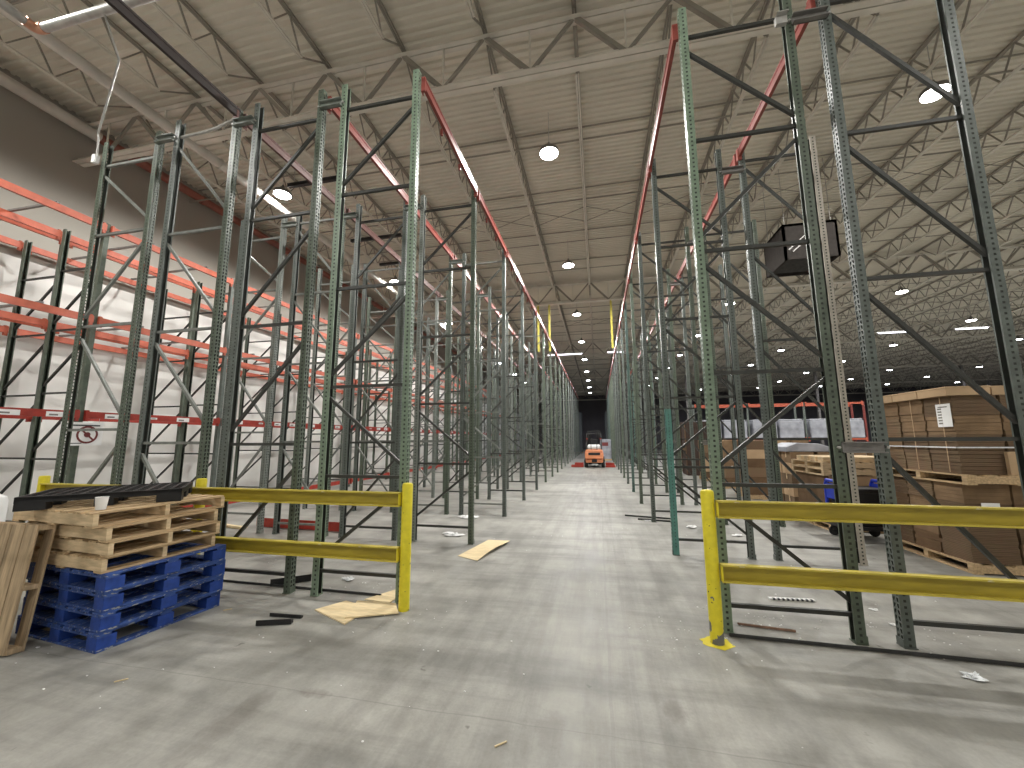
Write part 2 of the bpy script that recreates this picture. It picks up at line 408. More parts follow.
hung_pipe('wall_pipe', -5.5, 6.6, -11.95, 9.3, .13, M['pipe'], 'thick grey pipe along the top of the left wall, near section', 4)
hung_pipe('wall_pipe', 6.6, 62, -11.95, 9.3, .12, M['pipe_red'], 'dull red pipe along the top of the left wall, beyond the grey section')
t = thing('overhead_conduit', 'shiny grey pipe with copper elbow hung above the pallet stack, top left corner', 'pipe', (-7.5, 3.32, 7.5))
obj('pipe_run', MB().tube([(0, -5.0, 0), (0, -.1, 0)], .055, 12), M['galv'], t, None, True)
obj('elbow', MB().tube([(0, -.13, 0), (0, -.05, 0), (.02, -.015, 0), (.05, 0, 0), (.13, 0, 0)], .066, 12), paint('copper_fitting', (0.55, 0.30, 0.2), .3, .5), t, None, True)
obj('pipe_run', MB().tube([(.1, 0, 0), (4.6, .0, 0)], .055, 12), M['galv'], t, None, True)
for px, py in ((1.4, 0), (3.9, 0), (0, -1.5), (0, -4)): obj('pipe_hanger', MB().tube([(px, py, .05), (px, py, ZD - 7.5)], .008, 6), M['greysteel'], t)

# ------------------------------------------------------------------ rack uprights
PW, PD = 0.085, 0.082           # post width along y, depth along x
def post_bm(H, holes, side):
    """Open C post, punched web on the outer side (side = +1 faces +x), open towards the bracing."""
    b = MB(); xo = side * PD / 2; xi = -side * PD / 2; w = PW / 2; lip = .016
    def quad(p, mi=0): b.add(p, [(0, 1, 2, 3)], mi)
    if not holes:
        quad([(xo, -w, 0), (xo, w, 0), (xo, w, H), (xo, -w, H)])
        for s in (-1, 1): quad([(xo, s * w, 0), (xi, s * w, 0), (xi, s * w, H), (xo, s * w, H)])
    else:
        p = .0508; n = int(H / p)
        def cell(fn, a0, a1, z0, z1, c, hw_t, hw_b, hz, tilt):
            zc = (z0 + z1) / 2
            o = [(a0, z0), (a1, z0), (a1, z1), (a0, z1)]
            i = [(c - hw_b - tilt, zc - hz), (c + hw_b - tilt, zc - hz), (c + hw_t + tilt, zc + hz), (c - hw_t + tilt, zc + hz)]
            vs = [fn(*q) for q in o + i]
            b.add(vs, [(0, 1, 5, 4), (1, 2, 6, 5), (2, 3, 7, 6), (3, 0, 4, 7)])
        for k in range(n):
            z0 = k * p; z1 = z0 + p if k < n - 1 else H
            for s in (-1, 1):
                cell(lambda a, z: (xo, a, z), min(0, s * w), max(0, s * w), z0, z1, s * w * .5, .0115, .0075, .0165, -s * .003)
                cell(lambda a, z, s=s: (a, s * w, z), min(xo, xi), max(xo, xi), z0, z1, 0, .0105, .0105, .0105, 0)
    for s in (-1, 1):
        quad([(xi, s * w, 0), (xi, s * (w - lip), 0), (xi, s * (w - lip), H), (xi, s * w, H)])
        # inner faces double the sheet; their dark colour paints shade behind the holes
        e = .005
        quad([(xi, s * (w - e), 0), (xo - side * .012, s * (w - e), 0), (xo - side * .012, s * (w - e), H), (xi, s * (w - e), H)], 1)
    return b
PM = {}
def post_mesh(H, holes, side, mat):
    key = (round(H, 2), holes, side, mat.name)
    if key not in PM:
        base = (round(H, 2), holes, side)
        if base not in PM: PM[base] = post_bm(H, holes, side)
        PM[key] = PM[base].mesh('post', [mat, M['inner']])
    return PM[key]
PLATE = {}
def plate_mesh(side, mat):
    if (side, mat.name) not in PLATE:
        b = MB(); b.box(-.050, -.050, 0, .050, .050, .008); b.box(side * .0415, -.043, .008, side * .050, .043, .07)
        PLATE[(side, mat.name)] = b.mesh('base_plate', mat)
    return PLATE[(side, mat.name)]
BR = {}
def brace_mesh(kind, z0, z1, width, mat):
    key = (kind, round(z0, 2), round(z1, 2), round(width, 3), mat.name)
    if key not in BR:
        x0, x1 = PD / 2 - .02, width - PD / 2 + .02
        if kind == 'bent': b = MB().tube([(x0, 0, z0), (width * .45, 0, z0 + .015), (width * .62, .01, z0 + .05), (x1, 0, z1)], .021, 8)
        else: b = MB().bar((x0, 0, z0), (x1, 0, z1), .036, .036, (0, 1, 0) if kind == 'd' else (0, 0, 1))
        BR[key] = b.mesh('diagonal_brace' if kind == 'd' else 'horizontal_brace', mat)
    return BR[key]
PAT = {   # (heights of horizontals, diagonals (left z, right z))
    'E': ([.23, 1.33, 2.43, 3.74, 5.03, 6.34], [(1.2, .33), (1.5, 2.35), (3.6, 2.55), (3.9, 4.9), (6.15, 5.15)]),
    'F': ([.2, 1.76, 3.3, 4.86, 6.42], [(1.62, .32), (3.18, 1.9), (4.74, 3.44), (6.3, 5.0)]),
    'A': ([.27, 1.35, 2.43, 3.70, 5.01, 6.28], [(.42, 1.22), (2.3, 1.48), (2.58, 3.55), (5.15, 6.14)]),
    'B': ([.2, 1.73, 3.29, 4.83, 6.22], [(.35, 1.45), (1.9, 3.05), (3.45, 4.6), (5.0, 6.1)]),
    'C': ([.2, 1.75, 3.31, 4.79, 6.38], [(1.6, .35), (3.15, 2.0), (4.65, 3.5), (6.2, 5.05)]),
    'D': ([.35, 1.94, 3.48, 4.94, 6.12], [(.5, 1.75), (3.3, 2.1), (3.62, 4.78), (5.95, 5.1)]),
    'W': ([.25, 1.45, 2.7, 3.95, 5.2], [(.4, 1.3), (1.6, 2.55), (2.85, 3.8), (4.1, 5.05)]),
}
def frame(loc, pat, H, mats, holes, label, group, top=None, width=W, brace=None):
    """Upright frame: two posts with base plates, horizontal and diagonal braces. Origin at the left post's foot."""
    t = thing('upright_frame', label, 'rack upright', loc, 0, group)
    for side, x, mt in ((-1, 0, mats[0]), (1, width, mats[1])):
        p = link('post', post_mesh(H, holes, side, mt), t, (x, 0, 0))
        link('base_plate', plate_mesh(side, mt), p)
    hs, ds = PAT[pat]; bm = brace or M['brace']
    for i, z in enumerate(hs):
        if top == 'bent' and i == len(hs) - 1: link('horizontal_brace', brace_mesh('bent', z, z + .14, width, M['galv']), t)
        else: link('horizontal_brace', brace_mesh('h', z, z, width, bm), t)
    for a, c in ds: link('diagonal_brace', brace_mesh('d', a, c, width, bm), t)
    return t
NB = 18
xB1 = XA - W - GAP; xC1 = xB1 - W - GAP; xD1 = xC1 - W - GAP       # right posts of rows B, C, D
rows = [('E', XE, 'E', 'row right of the aisle'), ('F', XE + W + GAP - .015, 'F', 'second row right of the aisle'),
        ('A', XA - W, 'A', 'row left of the aisle'), ('B', xB1 - W, 'B', 'second row left of the aisle'),
        ('C', xC1 - W, 'C', 'third row left of the aisle'), ('D', xD1 - W, 'D', 'fourth row left of the aisle')]
COLS = {'A': ['sage', 'sage'], 'B': ['greygreen', 'olive'], 'C': ['greygreen', 'olive'], 'D': ['olive', 'olive'], 'E': ['sage', 'olive'], 'F': ['greygreen', 'greygreen']}
FR = {}
for rk, x0, pat, where in rows:
    n = {'E': NB, 'A': NB, 'F': NB - 2, 'B': NB - 2, 'C': 13, 'D': 12}[rk]
    for i in range(n):
        cols = COLS[rk] if i == 0 else [random.choice(['olive', 'greygreen', 'greygreen', 'olive', 'greygreen', 'palegrn'] if rk in 'ABCD' else ['olive', 'greygreen', 'teal', 'greygreen']) for _ in (0, 1)]
        if rk == 'E' and i == 1: cols = ['greygreen', 'greygreen']
        if rk == 'F' and i == 1: cols = ['greygreen', 'cream']
        nth = 'nearest' if i == 0 else ORD[i] + ' from front'
        colname = {'olive': 'dark olive', 'greygreen': 'grey green', 'sage': 'sage green', 'teal': 'teal', 'palegrn': 'pale grey'}[cols[0]]
        br = M['brace_pale'] if (rk in 'CD' or (rk in 'AB' and i % 3 == 2)) else M['brace']
        lab = f'{colname} upright frame, {nth} of the {where}'
        FR[rk, i] = frame((x0, YF + BAY * i, 0), pat, HR - (.12 if i == 0 and rk == 'D' else 0) + (.06 if rk in 'EF' else 0) - (0.03 * (i % 3) if i else 0), [M[c] for c in cols], i < 5, lab, 'upright frames of the ' + where,
                          'bent' if (rk == 'C' and i == 0) else None, W, br)
        if rk == 'E' and i == 1:
            p0 = [c for c in kids(FR[rk, i]) if c.name.startswith('post')][0]
            sl = MB(); s = PD / 2 + .004; w = PW / 2 + .004; HS = 2.25; e = .004
            sl.box(-s, -w, .012, -s + e, w, HS); sl.box(-s, -w, .012, s, -w + e, HS); sl.box(-s, w - e, .012, s, w, HS)
            for k in range(40): sl.box(-.006, -w - .001, .12 + k * .052, .006, -w, .135 + k * .052, 1)
            for k in range(40):
                for q in (-.02, .02): sl.box(-s - .001, q - .006, .10 + k * .052, -s, q + .006, .125 + k * .052, 1)
            o = obj('repair_sleeve', sl, [paint('bright_teal_paint', (0.085, 0.215, 0.185), .42), M['ink']], p0); o['label'] = 'teal repair sleeve on the lower post'

# row spacers
def spacer(x, y, z, label, mat, bright=False):
    t = thing('row_spacer', label, 'row spacer', (x, y, z), 0, 'row spacers between back-to-back frames')
    L_ = GAP - PD
    obj('spacer_bar', MB().box(-.02, -.055, -.05, L_ + .02, -.043, .05).box(-.02, -.105, .04, L_ + .02, -.043, .05).box(-.02, -.105, -.05, L_ + .02, -.043, -.04), mat, t)
    for xx in (-.07, L_ + .07 - .05): obj('bolt', MB().tube([(xx + .02, -.075, 0), (xx + .02, -.04, 0)], .012, 8), M['galv'], t)
    return t
pairs = [('right of the aisle', XE + W + PD / 2, (6.24, 1.69), M['greysteel']), ('first and second left rows', xB1 + PD / 2, (6.36, 3.1), M['palegrn']),
         ('second and third left rows', xC1 + PD / 2, (6.36, 3.1), M['palegrn']), ('third and fourth left rows', xD1 + PD / 2, (6.34, 3.1), M['palegrn'])]
for nm, x, zs, mt in pairs:
    for i in range(5):
        for z, hi in zip(zs, ('high', 'low')):
            if hi == 'low' and (i % 2 or 'left' in nm) : continue
            at = 'nearest frames' if i == 0 else ORD[i] + ' frames'
            spacer(x, YF + BAY * i, z, f'{"grey" if mt is M["greysteel"] else "pale grey"} steel spacer set {hi} between the {at}, ' + (nm if 'and' in nm else 'rows ' + nm), mt)
o = obj('spacer_bracket', MB().box(0, 0, 0, .11, .05, .10).box(0, -.05, .09, .11, .05, .10), M['galv'], None, (XE + W - PD / 2 - .11, YF - .10, 6.19), False, .004)
tag(o, 'shiny steel bracket clamped near the top of the nearest right-hand frame', 'bracket')

# top tie beams of the free-standing rows
def tie_beam_mesh(L, mat):
    b = MB(); b.box(-.022, 0, -.065, .022, L, .065); b.box(-.030, 0, .035, .030, L, .065)
    return b.mesh('beam', mat)
def conn_mesh(mat):
    b = MB(); b.box(-.026, -.03, -.12, .026, .005, .09); b.box(-.034, -.03, -.12, -.026, .05, .09)
    return b.mesh('end_connector', mat)
def tie_row(x, ys, mat, colour, where, first_label=None, tabs=False):
    bm_, cm_ = tie_beam_mesh(BAY - PW - .004, mat), conn_mesh(mat)
    tm_ = MB().box(-.016, -.02, -.16, .016, .02, -.06).mesh('hook_tab', mat)
    for i, y in enumerate(ys):
        lab = first_label if (i == 0 and first_label) else f'{colour} top beam along the {where}, {ORD[i]} bay from the front'
        t = thing('tie_beam', lab, 'rack beam', (x, y + PW / 2 + .002, 6.52), 0, f'top beams along the {where}')
        if first_label and i == 0: link('beam', tie_beam_mesh(BAY - PW - .004, M['tie_dark']), t)
        else: link('beam', bm_, t)
        link('end_connector', cm_, t, (0, .03, 0)); link('end_connector', cm_, t, (0, BAY - PW - .03, 0))
        if tabs and i < 6:
            for f in (.3, .62): link('hook_tab', tm_, t, (-.04, BAY * f, 0))
off = PD / 2 + .026
YS = [YF + BAY * i for i in range(NB - 1)]
tie_row(XA + off, YS, M['faded'], 'faded red', 'row left of the aisle', None, True)
tie_row(xB1 + off, YS[:14], M['faded'], 'faded red', 'second row left of the aisle')
tie_row(xC1 + off, [YF - BAY] + YS[:12], M['brown'], 'brown', 'third row left of the aisle', 'dark brown beam reaching from the third left row out above the pallet stack')
frame((xC1 - W, YF - BAY, 0), 'C', HR, [M['greygreen'], M['olive']], False, 'grey green braced upright frame standing before the others, beyond the pallets', 'upright frames of the third row left of the aisle')
tie_row(XE - off, YS, M['faded'], 'faded red', 'row right of the aisle')
tie_row(XE + W + GAP - off, YS[:14], M['faded'], 'faded red', 'second row right of the aisle')

# ------------------------------------------------------------------ orange-beam rack along the left wall
WB = 2.82; WY0 = 2.75; NW = 14
wr = [('front', -10.57), ('back', -11.98)]
WDY = {'front': 0.0, 'back': 0.16}
LV = [2.27, 4.10, 5.98]
lvname = ['low', 'middle', 'top']
for rn, x0 in wr:
    for i in range(NW):
        nth = 'nearest' if i == 0 else ORD[i] + ' from the front'
        c = ['olive', 'olive', 'greygreen', 'olive', 'greygreen'][(i + (rn == 'back')) % 5]
        colname = {'olive': 'dark olive', 'greygreen': 'grey green', 'teal': 'teal'}[c]
        frame((x0, WY0 + WDY[rn] + WB * i, 0), 'W', 6.10, [M['olive'], M[c]], False, f'{colname} slim upright frame, {nth}, {rn} row of wall rack', f'upright frames of the wall rack {rn} row', None, 1.07)
def step_beam(L, mat): return MB().box(-.025, 0, -.065, .025, L, .065).box(-.033, 0, .03, .0, L, .065).mesh('beam', mat)
LB = WB - PW - .004
bmesh_ = {0: step_beam(LB, M['red']), 1: step_beam(LB, M['orange']), 2: step_beam(LB, M['orange'])}
cmesh_ = {0: conn_mesh(M['red']), 1: conn_mesh(M['orange']), 2: conn_mesh(M['orange'])}
lab_m = MB().box(0, -.14, -.045, .0015, .14, .045).box(.0015, -.10, -.025, .002, .02, .005, 1).mesh('label_sheet', [M['paper'], M['greysteel']])
lab_s = MB().box(0, -.07, -.02, .0015, .07, .02).box(.0015, -.05, -.01, .002, .04, .004, 1).mesh('label_sheet', [M['paper'], M['greysteel']])
for rn, x0 in wr:
    for li, z in enumerate(LV):
        for side in ('front', 'rear'):
            if rn == 'back' and li == 0: continue
            x = x0 + 1.07 + PD / 2 + .028 if side == 'front' else x0 - PD / 2 - .028
            for i in range(NW - 1):
                colr = 'red' if li == 0 else 'orange'
                ex = ' with white label sheets' if (li == 0 and rn == 'front' and side == 'front') else ''
                t = thing('rack_beam', f'{colr} {lvname[li]}-level {side} beam{ex}, wall rack {rn} row, {ORD[i]} bay', 'rack beam', (x, WY0 + WDY[rn] + WB * i + PW / 2 + .002, z), 0, f'{lvname[li]}-level beams of the wall rack {rn} row')
                link('beam', bmesh_[li], t); link('end_connector', cmesh_[li], t, (0, .03, 0)); link('end_connector', cmesh_[li], t, (0, LB - .03, 0))
                if ex:
                    for q, (f, mm) in enumerate(((.16, lab_m), (.43, lab_s), (.66, lab_m), (.88, lab_m))): link('label_sheet', mm, t, (.0255, LB * f, -.012))
for i in range(1, NW - 1):
    t = thing('rack_beam', f'red floor-level beam at the foot of the wall rack, {ORD[i]} bay', 'rack beam', (wr[0][1] + 1.07 + PD / 2 + .028, WY0 + WB * i + PW / 2 + .002, .22), 0, 'floor-level beams of the wall rack')
    link('beam', bmesh_[0], t); link('end_connector', cmesh_[0], t, (0, .03, 0)); link('end_connector', cmesh_[0], t, (0, LB - .03, 0))
sb = MB().box(-.10, -.02, -.02, 1.17, .02, .018).mesh('support_bar', M['greysteel'])
for rn, x0 in wr:
    for li in (1, 2):
        for i in range(7):
            for q, f in enumerate((.28, .72)):
                o = link('pallet_support_bar', sb, None, (x0, WY0 + WDY[rn] + WB * i + WB * f, LV[li] + .0855))
                tag(o, f'dark cross bar on {lvname[li]}-level beams, wall rack {rn} row, {ORD[i]} bay, {"near" if q == 0 else "far"} half', 'support bar', f'cross bars on the {lvname[li]} level of the wall rack {rn} row')
# sign hung under the low beam
sg = thing('warning_sign', 'white sign with a dark red circle hung under the low red beam, left wall rack', 'sign', (-9.405, 5.05, 0))
obj('sign_board', MB().box(0, .22, 1.70, .008, .86, 2.13), M['paper'], sg)
rg = MB(); cy, cz = .62, 1.90
for k in range(24):
    a, b2 = 2 * PI * k / 24, 2 * PI * (k + 1) / 24
    rg.add([(.0095, cy + math.cos(a) * r_, cz + math.sin(a) * r_) for r_ in (.13, .165)] + [(.0095, cy + math.cos(b2) * r_, cz + math.sin(b2) * r_) for r_ in (.165, .13)], [(0, 1, 2, 3)])
rg.bar((.0092, cy - .1, cz + .1), (.0092, cy + .1, cz - .1), .03, .002, (1, 0, 0)); rg.lathe([(.05, .0085), (.05, .0097)], 16, (0, cy, cz), 'X')
obj('prohibition_ring', rg, M['signred'], sg)
obj('lettering', MB().box(.008, .36, 2.06, .0095, .80, 2.085).box(.008, .30, 1.735, .0095, .55, 1.75), M['ink'], sg)
for yy in (.3, .78): obj('hanging_wire', MB().tube([(.004, yy, 2.12), (.004, yy, 2.21)], .003, 6), M['galv'], sg)

# conduit drop with junction box at the head of the fourth row
t = thing('conduit_drop', 'thin bent conduit dropping from the roof pipe to a white box', 'conduit', (0, 0, 0))
xD0 = xD1 - W
obj('conduit_tube', MB().tube([(-6.26, 3.32, 7.431), (-6.52, 3.66, 7.25), (-6.56, 3.71, 7.215), (-6.62, 3.74, 7.18), (xD0 - .065, 4.19, 6.62), (xD0 - .07, 4.21, 6.55), (xD0 - .07, 4.22, 6.25)], .013, 8), M['galv'], t, None, True)
obj('junction_box', MB().box(xD0 - .115, 4.18, 6.13, xD0 - .045, 4.25, 6.27), M['white'], t, None, False, .006)

# ------------------------------------------------------------------ yellow guard rails
PY_ = {}
def post_yellow(worn):
    """Yellow paint with black chips; the worn one is scraped to grey steel on its lower half."""
    if worn in PY_: return PY_[worn]
    m = paint('chipped_yellow_scraped' if worn else 'chipped_yellow', (0.70, 0.60, 0.03), 0.4, 0, 0.1, 16, (0.03, 0.03, 0.03), 0.68)
    if worn:
        nt = m.node_tree; N, L = nt.nodes, nt.links; b = N['Principled BSDF']; src = b.inputs['Base Color'].links[0].from_socket
        tc = N.new('ShaderNodeTexCoord'); sx = N.new('ShaderNodeSeparateXYZ'); L.new(tc.outputs['Object'], sx.inputs[0])
        nz = N.new('ShaderNodeTexNoise'); nz.inputs['Scale'].default_value = 6; nz.inputs['Detail'].default_value = 6; L.new(tc.outputs['Object'], nz.inputs['Vector'])
        mr = N.new('ShaderNodeMapRange'); mr.inputs[1].default_value = .05; mr.inputs[2].default_value = .75; mr.inputs[3].default_value = .47; mr.inputs[4].default_value = .74; L.new(sx.outputs[2], mr.inputs[0])
        gt = N.new('ShaderNodeMath'); gt.operation = 'GREATER_THAN'; L.new(nz.outputs['Fac'], gt.inputs[0]); L.new(mr.outputs[0], gt.inputs[1])
        mx = N.new('ShaderNodeMix'); mx.data_type = 'RGBA'; L.new(gt.outputs[0], mx.inputs[0]); L.new(src, mx.inputs[6]); mx.inputs[7].default_value = (.14, .14, .14, 1)
        L.new(mx.outputs[2], b.inputs['Base Color'])
    PY_[worn] = m; return m
def guard_post(x, y, label, spill=False):
    t = thing('guard_post', label, 'guard post', (x, y, 0), 0, 'yellow guard posts')
    obj('post_tube', MB().lathe([(.057, 0), (.057, 1.285), (.052, 1.30), (.04, 1.306)], 24), post_yellow(spill), t, None, True)
    if not spill: return t
    b = MB(); n = 18; pts = [(.15 * (0.7 + .3 * random.random()) * math.cos(2 * PI * k / n), .13 * (.7 + .3 * random.random()) * math.sin(2 * PI * k / n)) for k in range(n)]
    b.prism(pts, 'Z', 0.0005, .003); obj('paint_spill', b, M['yellow'], t)
    return t
guard_post(.962, 4.05, 'yellow steel guard post with chipped base right of the aisle', True)
guard_post(4.55, 4.05, 'yellow guard post at the far right end of the right rail')
guard_post(-2.065, 4.13, 'yellow scuffed guard post left of the aisle beside the plywood sheets')
guard_post(-4.92, 4.195, 'yellow guard post behind the right end of the pallet stack')
guard_post(-7.55, 4.15, 'yellow guard post behind the left part of the black plastic pallet')
def rail(x0, x1, y, z, label):
    t = thing('guard_rail', label, 'guard rail', (x0, y, z), 0, 'yellow guard rails'); L_ = x1 - x0; h = .075
    b = MB(); b.box(0, .0, -h, L_, .010, h); b.box(0, -.055, h - .014, L_, .0, h, 1); b.box(0, -.055, -h, L_, .0, -h + .014, 1)
    obj('channel', b, [M['yellow_rail'], M['yellow_edge']], t)
    for xx in (0, L_ - .012): obj('end_plate', MB().box(xx, -.05, -h + .012, xx + .012, 0, h - .012), M['yellow'], t)
    return t
rail(1.022, 4.49, 4.03, 1.145, 'upper yellow rail right of the aisle'); rail(1.022, 4.49, 4.03, .60, 'lower yellow rail right of the aisle')
rail(-4.99, -2.125, 4.11, 1.135, 'upper yellow rail between the left posts'); rail(-4.99, -2.125, 4.11, .565, 'lower yellow rail between the left posts')
rail(-7.49, -5.02, 4.13, 1.135, 'upper yellow rail behind the pallet stack'); rail(-7.49, -5.02, 4.13, .565, 'lower yellow rail behind the pallet stack')

# ------------------------------------------------------------------ pallets
GREYW = []
def wood_pallet(label, loc, rz, group, grey=False, L=1.20, D=1.04, h=.128):
    """Stringer pallet: x along the stringers, y across them."""
    mw, me = (M['wood_grey'], M['wood_grey']) if grey else (M['wood'], M['wood_end'])
    t = thing('wooden_pallet', label, 'pallet', loc, rz, group)
    for yy in (0, D / 2 - .02, D - .04): obj('stringer', MB().box(.004, yy, .017, L - .004, yy + .04, h - .017), me, t, None, False, .003)
    td = MB(); n = 7; w = .158 if grey else .115
    for k in range(n):
        x = k * (L - w) / (n - 1); j = random.uniform(-.006, .006); td.box(x, j, h - .017, x + w * random.uniform(.9, 1), D + j, h)
    obj('top_deck', td, mw, t, None, False, .002)
    bd = MB()
    for k in (0, .5, 1): bd.box(k * (L - .11), 0, 0, k * (L - .11) + .11, D, .017)
    obj('bottom_deck', bd, mw, t, None, False, .002)
    return t
def blue_pallet(label, loc, rz, group, L=1.20, D=1.04, h=.158):
    t = thing('blue_pallet', label, 'pallet', loc, rz, group)
    for xx in (0, L / 2 - .07, L - .14):
        for yy in (0, D / 2 - .07, D - .14): obj('block', MB().box(xx, yy, .02, xx + .14, yy + .14, h - .04), M['blue'], t, None, False, .004)
    td = MB(); n = 7; w = .13
    for k in range(n): x = k * (L - w) / (n - 1); td.box(x, 0, h - .02, x + w, D, h)
    for yy in (0, D / 2 - .05, D - .10): td.box(0, yy, h - .04, L, yy + .10, h - .02)
    obj('top_deck', td, M['blue_worn'], t, None, False, .003)
    bd = MB()
    for yy in (0, D / 2 - .05, D - .10): bd.box(0, yy, 0, L, yy + .10, .02)
    for xx in (0, L - .1): bd.box(xx, .1, 0.0, xx + .1, D - .1, .02)
    obj('bottom_deck', bd, M['blue_worn'], t, None, False, .003)
    return t
# stack corner nearest the camera; local x runs away from the aisle, y away from the camera
def st_loc(dx=0, dy=0, z=0, ang=0.0):
    return (CX + dx, CY + dy, z)
CX, CY = -4.19, 2.80
TH = math.radians(97 - 1)       # direction of local y
def place_pallet(fn, label, z, group, jx=0, jy=0, ja=0, **kw):
    a = math.radians(6.5 + ja)  # sight of the stack: right side runs up the aisle, turned a little
    ux, uy = math.sin(a), math.cos(a)          # along the right side
    vx, vy = -math.cos(a), math.sin(a)         # to the left
    # pallet local x = v (to the left) needs a mirrored frame, so start at the left end and run right
    L_ = kw.get('L', 1.20)
    ox, oy = CX + vx * (L_ + jx) + ux * jy, CY + vy * (L_ + jx) + uy * jy
    return fn(label, (ox, oy, z), -a, group, **kw)
tiers = ['bottom', 'second', 'third', 'top']
hb = .160
for k in range(4):
    place_pallet(blue_pallet, f'blue wooden pallet, {tiers[k]} of the four blue ones under the wooden pallets', k * hb, 'blue pallets in the stack', random.uniform(-.015, .015), random.uniform(-.01, .01), random.uniform(-.8, .8), h=hb - .001)
hw = .130; z0 = 4 * hb
for k in range(3):
    place_pallet(wood_pallet, f'pale wooden pallet, {["bottom", "middle", "upper"][k]} of the three lying directly on the blue pallets', z0 + k * hw, 'wooden pallets in the stack', random.uniform(-.03, .03) + .02, [-.0, .02, .0][k] - .02, random.uniform(-1.2, 1.2), h=hw - .001, D=.97)
place_pallet(wood_pallet, 'pale wooden pallet with splintered boards topping the stack, under the black one', z0 + 3 * hw, 'wooden pallets in the stack', .08, -.10, -1, h=hw, D=1.15)
# black plastic pallet on top
zb_ = z0 + 4 * hw + .001
def black_pallet(label, loc, rz):
    t = thing('plastic_pallet', label, 'pallet', loc, rz)
    L_, D_, h = 1.16, 0.85, .12
    g = MB()
    for k in range(13): x = k * (L_ - .025) / 12; g.box(x, 0, h - .028, x + .025, D_, h)
    for k in range(10): yy = k * (D_ - .025) / 9; g.box(0, yy, h - .027, L_, yy + .025, h - .001)
    obj('grid_deck', g, M['black'], t)
    obj('deck_rim', MB().box(0, 0, h - .05, L_, .03, h + .004).box(0, D_ - .03, h - .05, L_, D_, h + .004).box(0, 0, h - .05, .03, D_, h + .004).box(L_ - .03, 0, h - .05, L_, D_, h + .004), M['black'], t)
    for xx in (0, L_ / 2 - .07, L_ - .20):
        for yy in (0, D_ / 2 - .07, D_ - .16): obj('foot', MB().box(xx, yy, 0, xx + (.14 if 0 < xx < L_ / 2 else .20), yy + .16, h - .04), M['black'], t, None, False, .006)
    return t
a = math.radians(6.5)
BPX, BPY, BPA = -5.08, 2.61, math.radians(44.7)
black_pallet('black plastic grid pallet lying on top of the wooden pallet stack', (BPX, BPY, zb_), BPA)
t = obj('paper_cup', MB().lathe([(.036, 0), (.046, .11), (.049, .112), (.044, .112), (.034, .004)], 18), M['paper'], None, (-4.45, 2.86, zb_), True)
tag(t, 'white paper cup standing before the black plastic pallet', 'cup')
# wooden pallets leaning on the stack
def leaning(label, x_right, y_bot, y_top, z_top, rz, base=0):
    L_, D_ = 1.16, 1.03
    t = wood_pallet(label, (0, 0, 0), 0, 'pallets leaning on the stack', True, L_, D_, .125)
    ang = math.atan2(z_top, y_top - y_bot)
    # local y runs up the slope, local z faces away from the stack
    up = Vector((0, math.cos(ang), math.sin(ang))); nrm = Vector((0, -math.sin(ang), math.cos(ang))); xx = Vector((1, 0, 0))
    Rm = Matrix((xx, up, nrm)).transposed().to_4x4()
    t.matrix_world = Matrix.Translation((x_right, y_bot, base)) @ Matrix.Rotation(rz, 4, 'Z') @ Matrix.Translation((-L_, 0, 0)) @ Rm
    return t
leaning('weathered wooden pallet leaning on the pallet stack, far left edge', -4.87, 2.72, 2.81, .99, 0)

# ------------------------------------------------------------------ loose things on the floor
def flat(name, pts, h, mat, label, cat, z=0.0, group=None, tilt=None):
    cx = sum(p[0] for p in pts) / len(pts); cy = sum(p[1] for p in pts) / len(pts)
    b = MB().prism([(p[0] - cx, p[1] - cy) for p in pts], 'Z', 0, h)
    o = obj(name, b, mat, None, (cx, cy, z))
    if tilt: o.rotation_euler = tilt
    return tag(o, label, cat, group)
flat('plywood_sheet', [(-2.98, 3.93), (-2.47, 3.70), (-2.42, 4.10), (-2.80, 4.20)], .012, M['ply'], 'square plywood sheet on the floor, left and lowest of the three', 'plywood', .0)
flat('plywood_sheet', [(-2.53, 3.79), (-1.98, 4.00), (-2.17, 4.02), (-2.42, 4.30), (-2.70, 4.22)][:1] + [(-2.06, 4.005), (-2.21, 4.22), (-2.66, 4.20)], .012, M['ply'], 'plywood sheet beside the left yellow post, lying on another sheet', 'plywood', .0125)
flat('plywood_sheet', [(-2.62, 4.28), (-2.30, 4.25), (-2.28, 4.60), (-2.42, 4.62)], .012, M['ply'], 'plywood strip poking out behind the left yellow post', 'plywood', .0)
# warped cardboard sheet in the aisle
b = MB(); nxx, nyy = 6, 8
P0, P1, P2, P3 = Vector((-2.17, 6.08, 0)), Vector((-1.80, 5.90, 0)), Vector((-1.56, 7.02, 0)), Vector((-1.97, 7.12, 0))
vs = []
for lay in (0, 1):
    for j in range(nyy + 1):
        for i in range(nxx + 1):
            u, v = i / nxx, j / nyy
            p = (P0 * (1 - u) + P1 * u) * (1 - v) + (P3 * (1 - u) + P2 * u) * v
            z = .004 + .07 * max(0, u - .35) * math.sin(PI * v) + .05 * max(0, v - .75) * u * 2
            vs.append((p.x, p.y, z + lay * .006))
st = (nxx + 1) * (nyy + 1); fs = []
for j in range(nyy):
    for i in range(nxx):
        q = j * (nxx + 1) + i
        fs.append((q + nxx + 1, q + nxx + 2, q + 1, q)); fs.append((st + q, st + q + 1, st + q + nxx + 2, st + q + nxx + 1))
for i in range(nxx):
    fs.append((i, i + 1, st + i + 1, st + i)); q = nyy * (nxx + 1) + i; fs.append((q + 1, q, st + q, st + q + 1))
for j in range(nyy):
    q = j * (nxx + 1); fs.append((q + nxx + 1, q, st + q, st + q + nxx + 1)); q += nxx; fs.append((q, q + nxx + 1, st + q + nxx + 1, st + q))
o = obj('cardboard_sheet', MB().add(vs, fs), M['ply'], None, None, True)
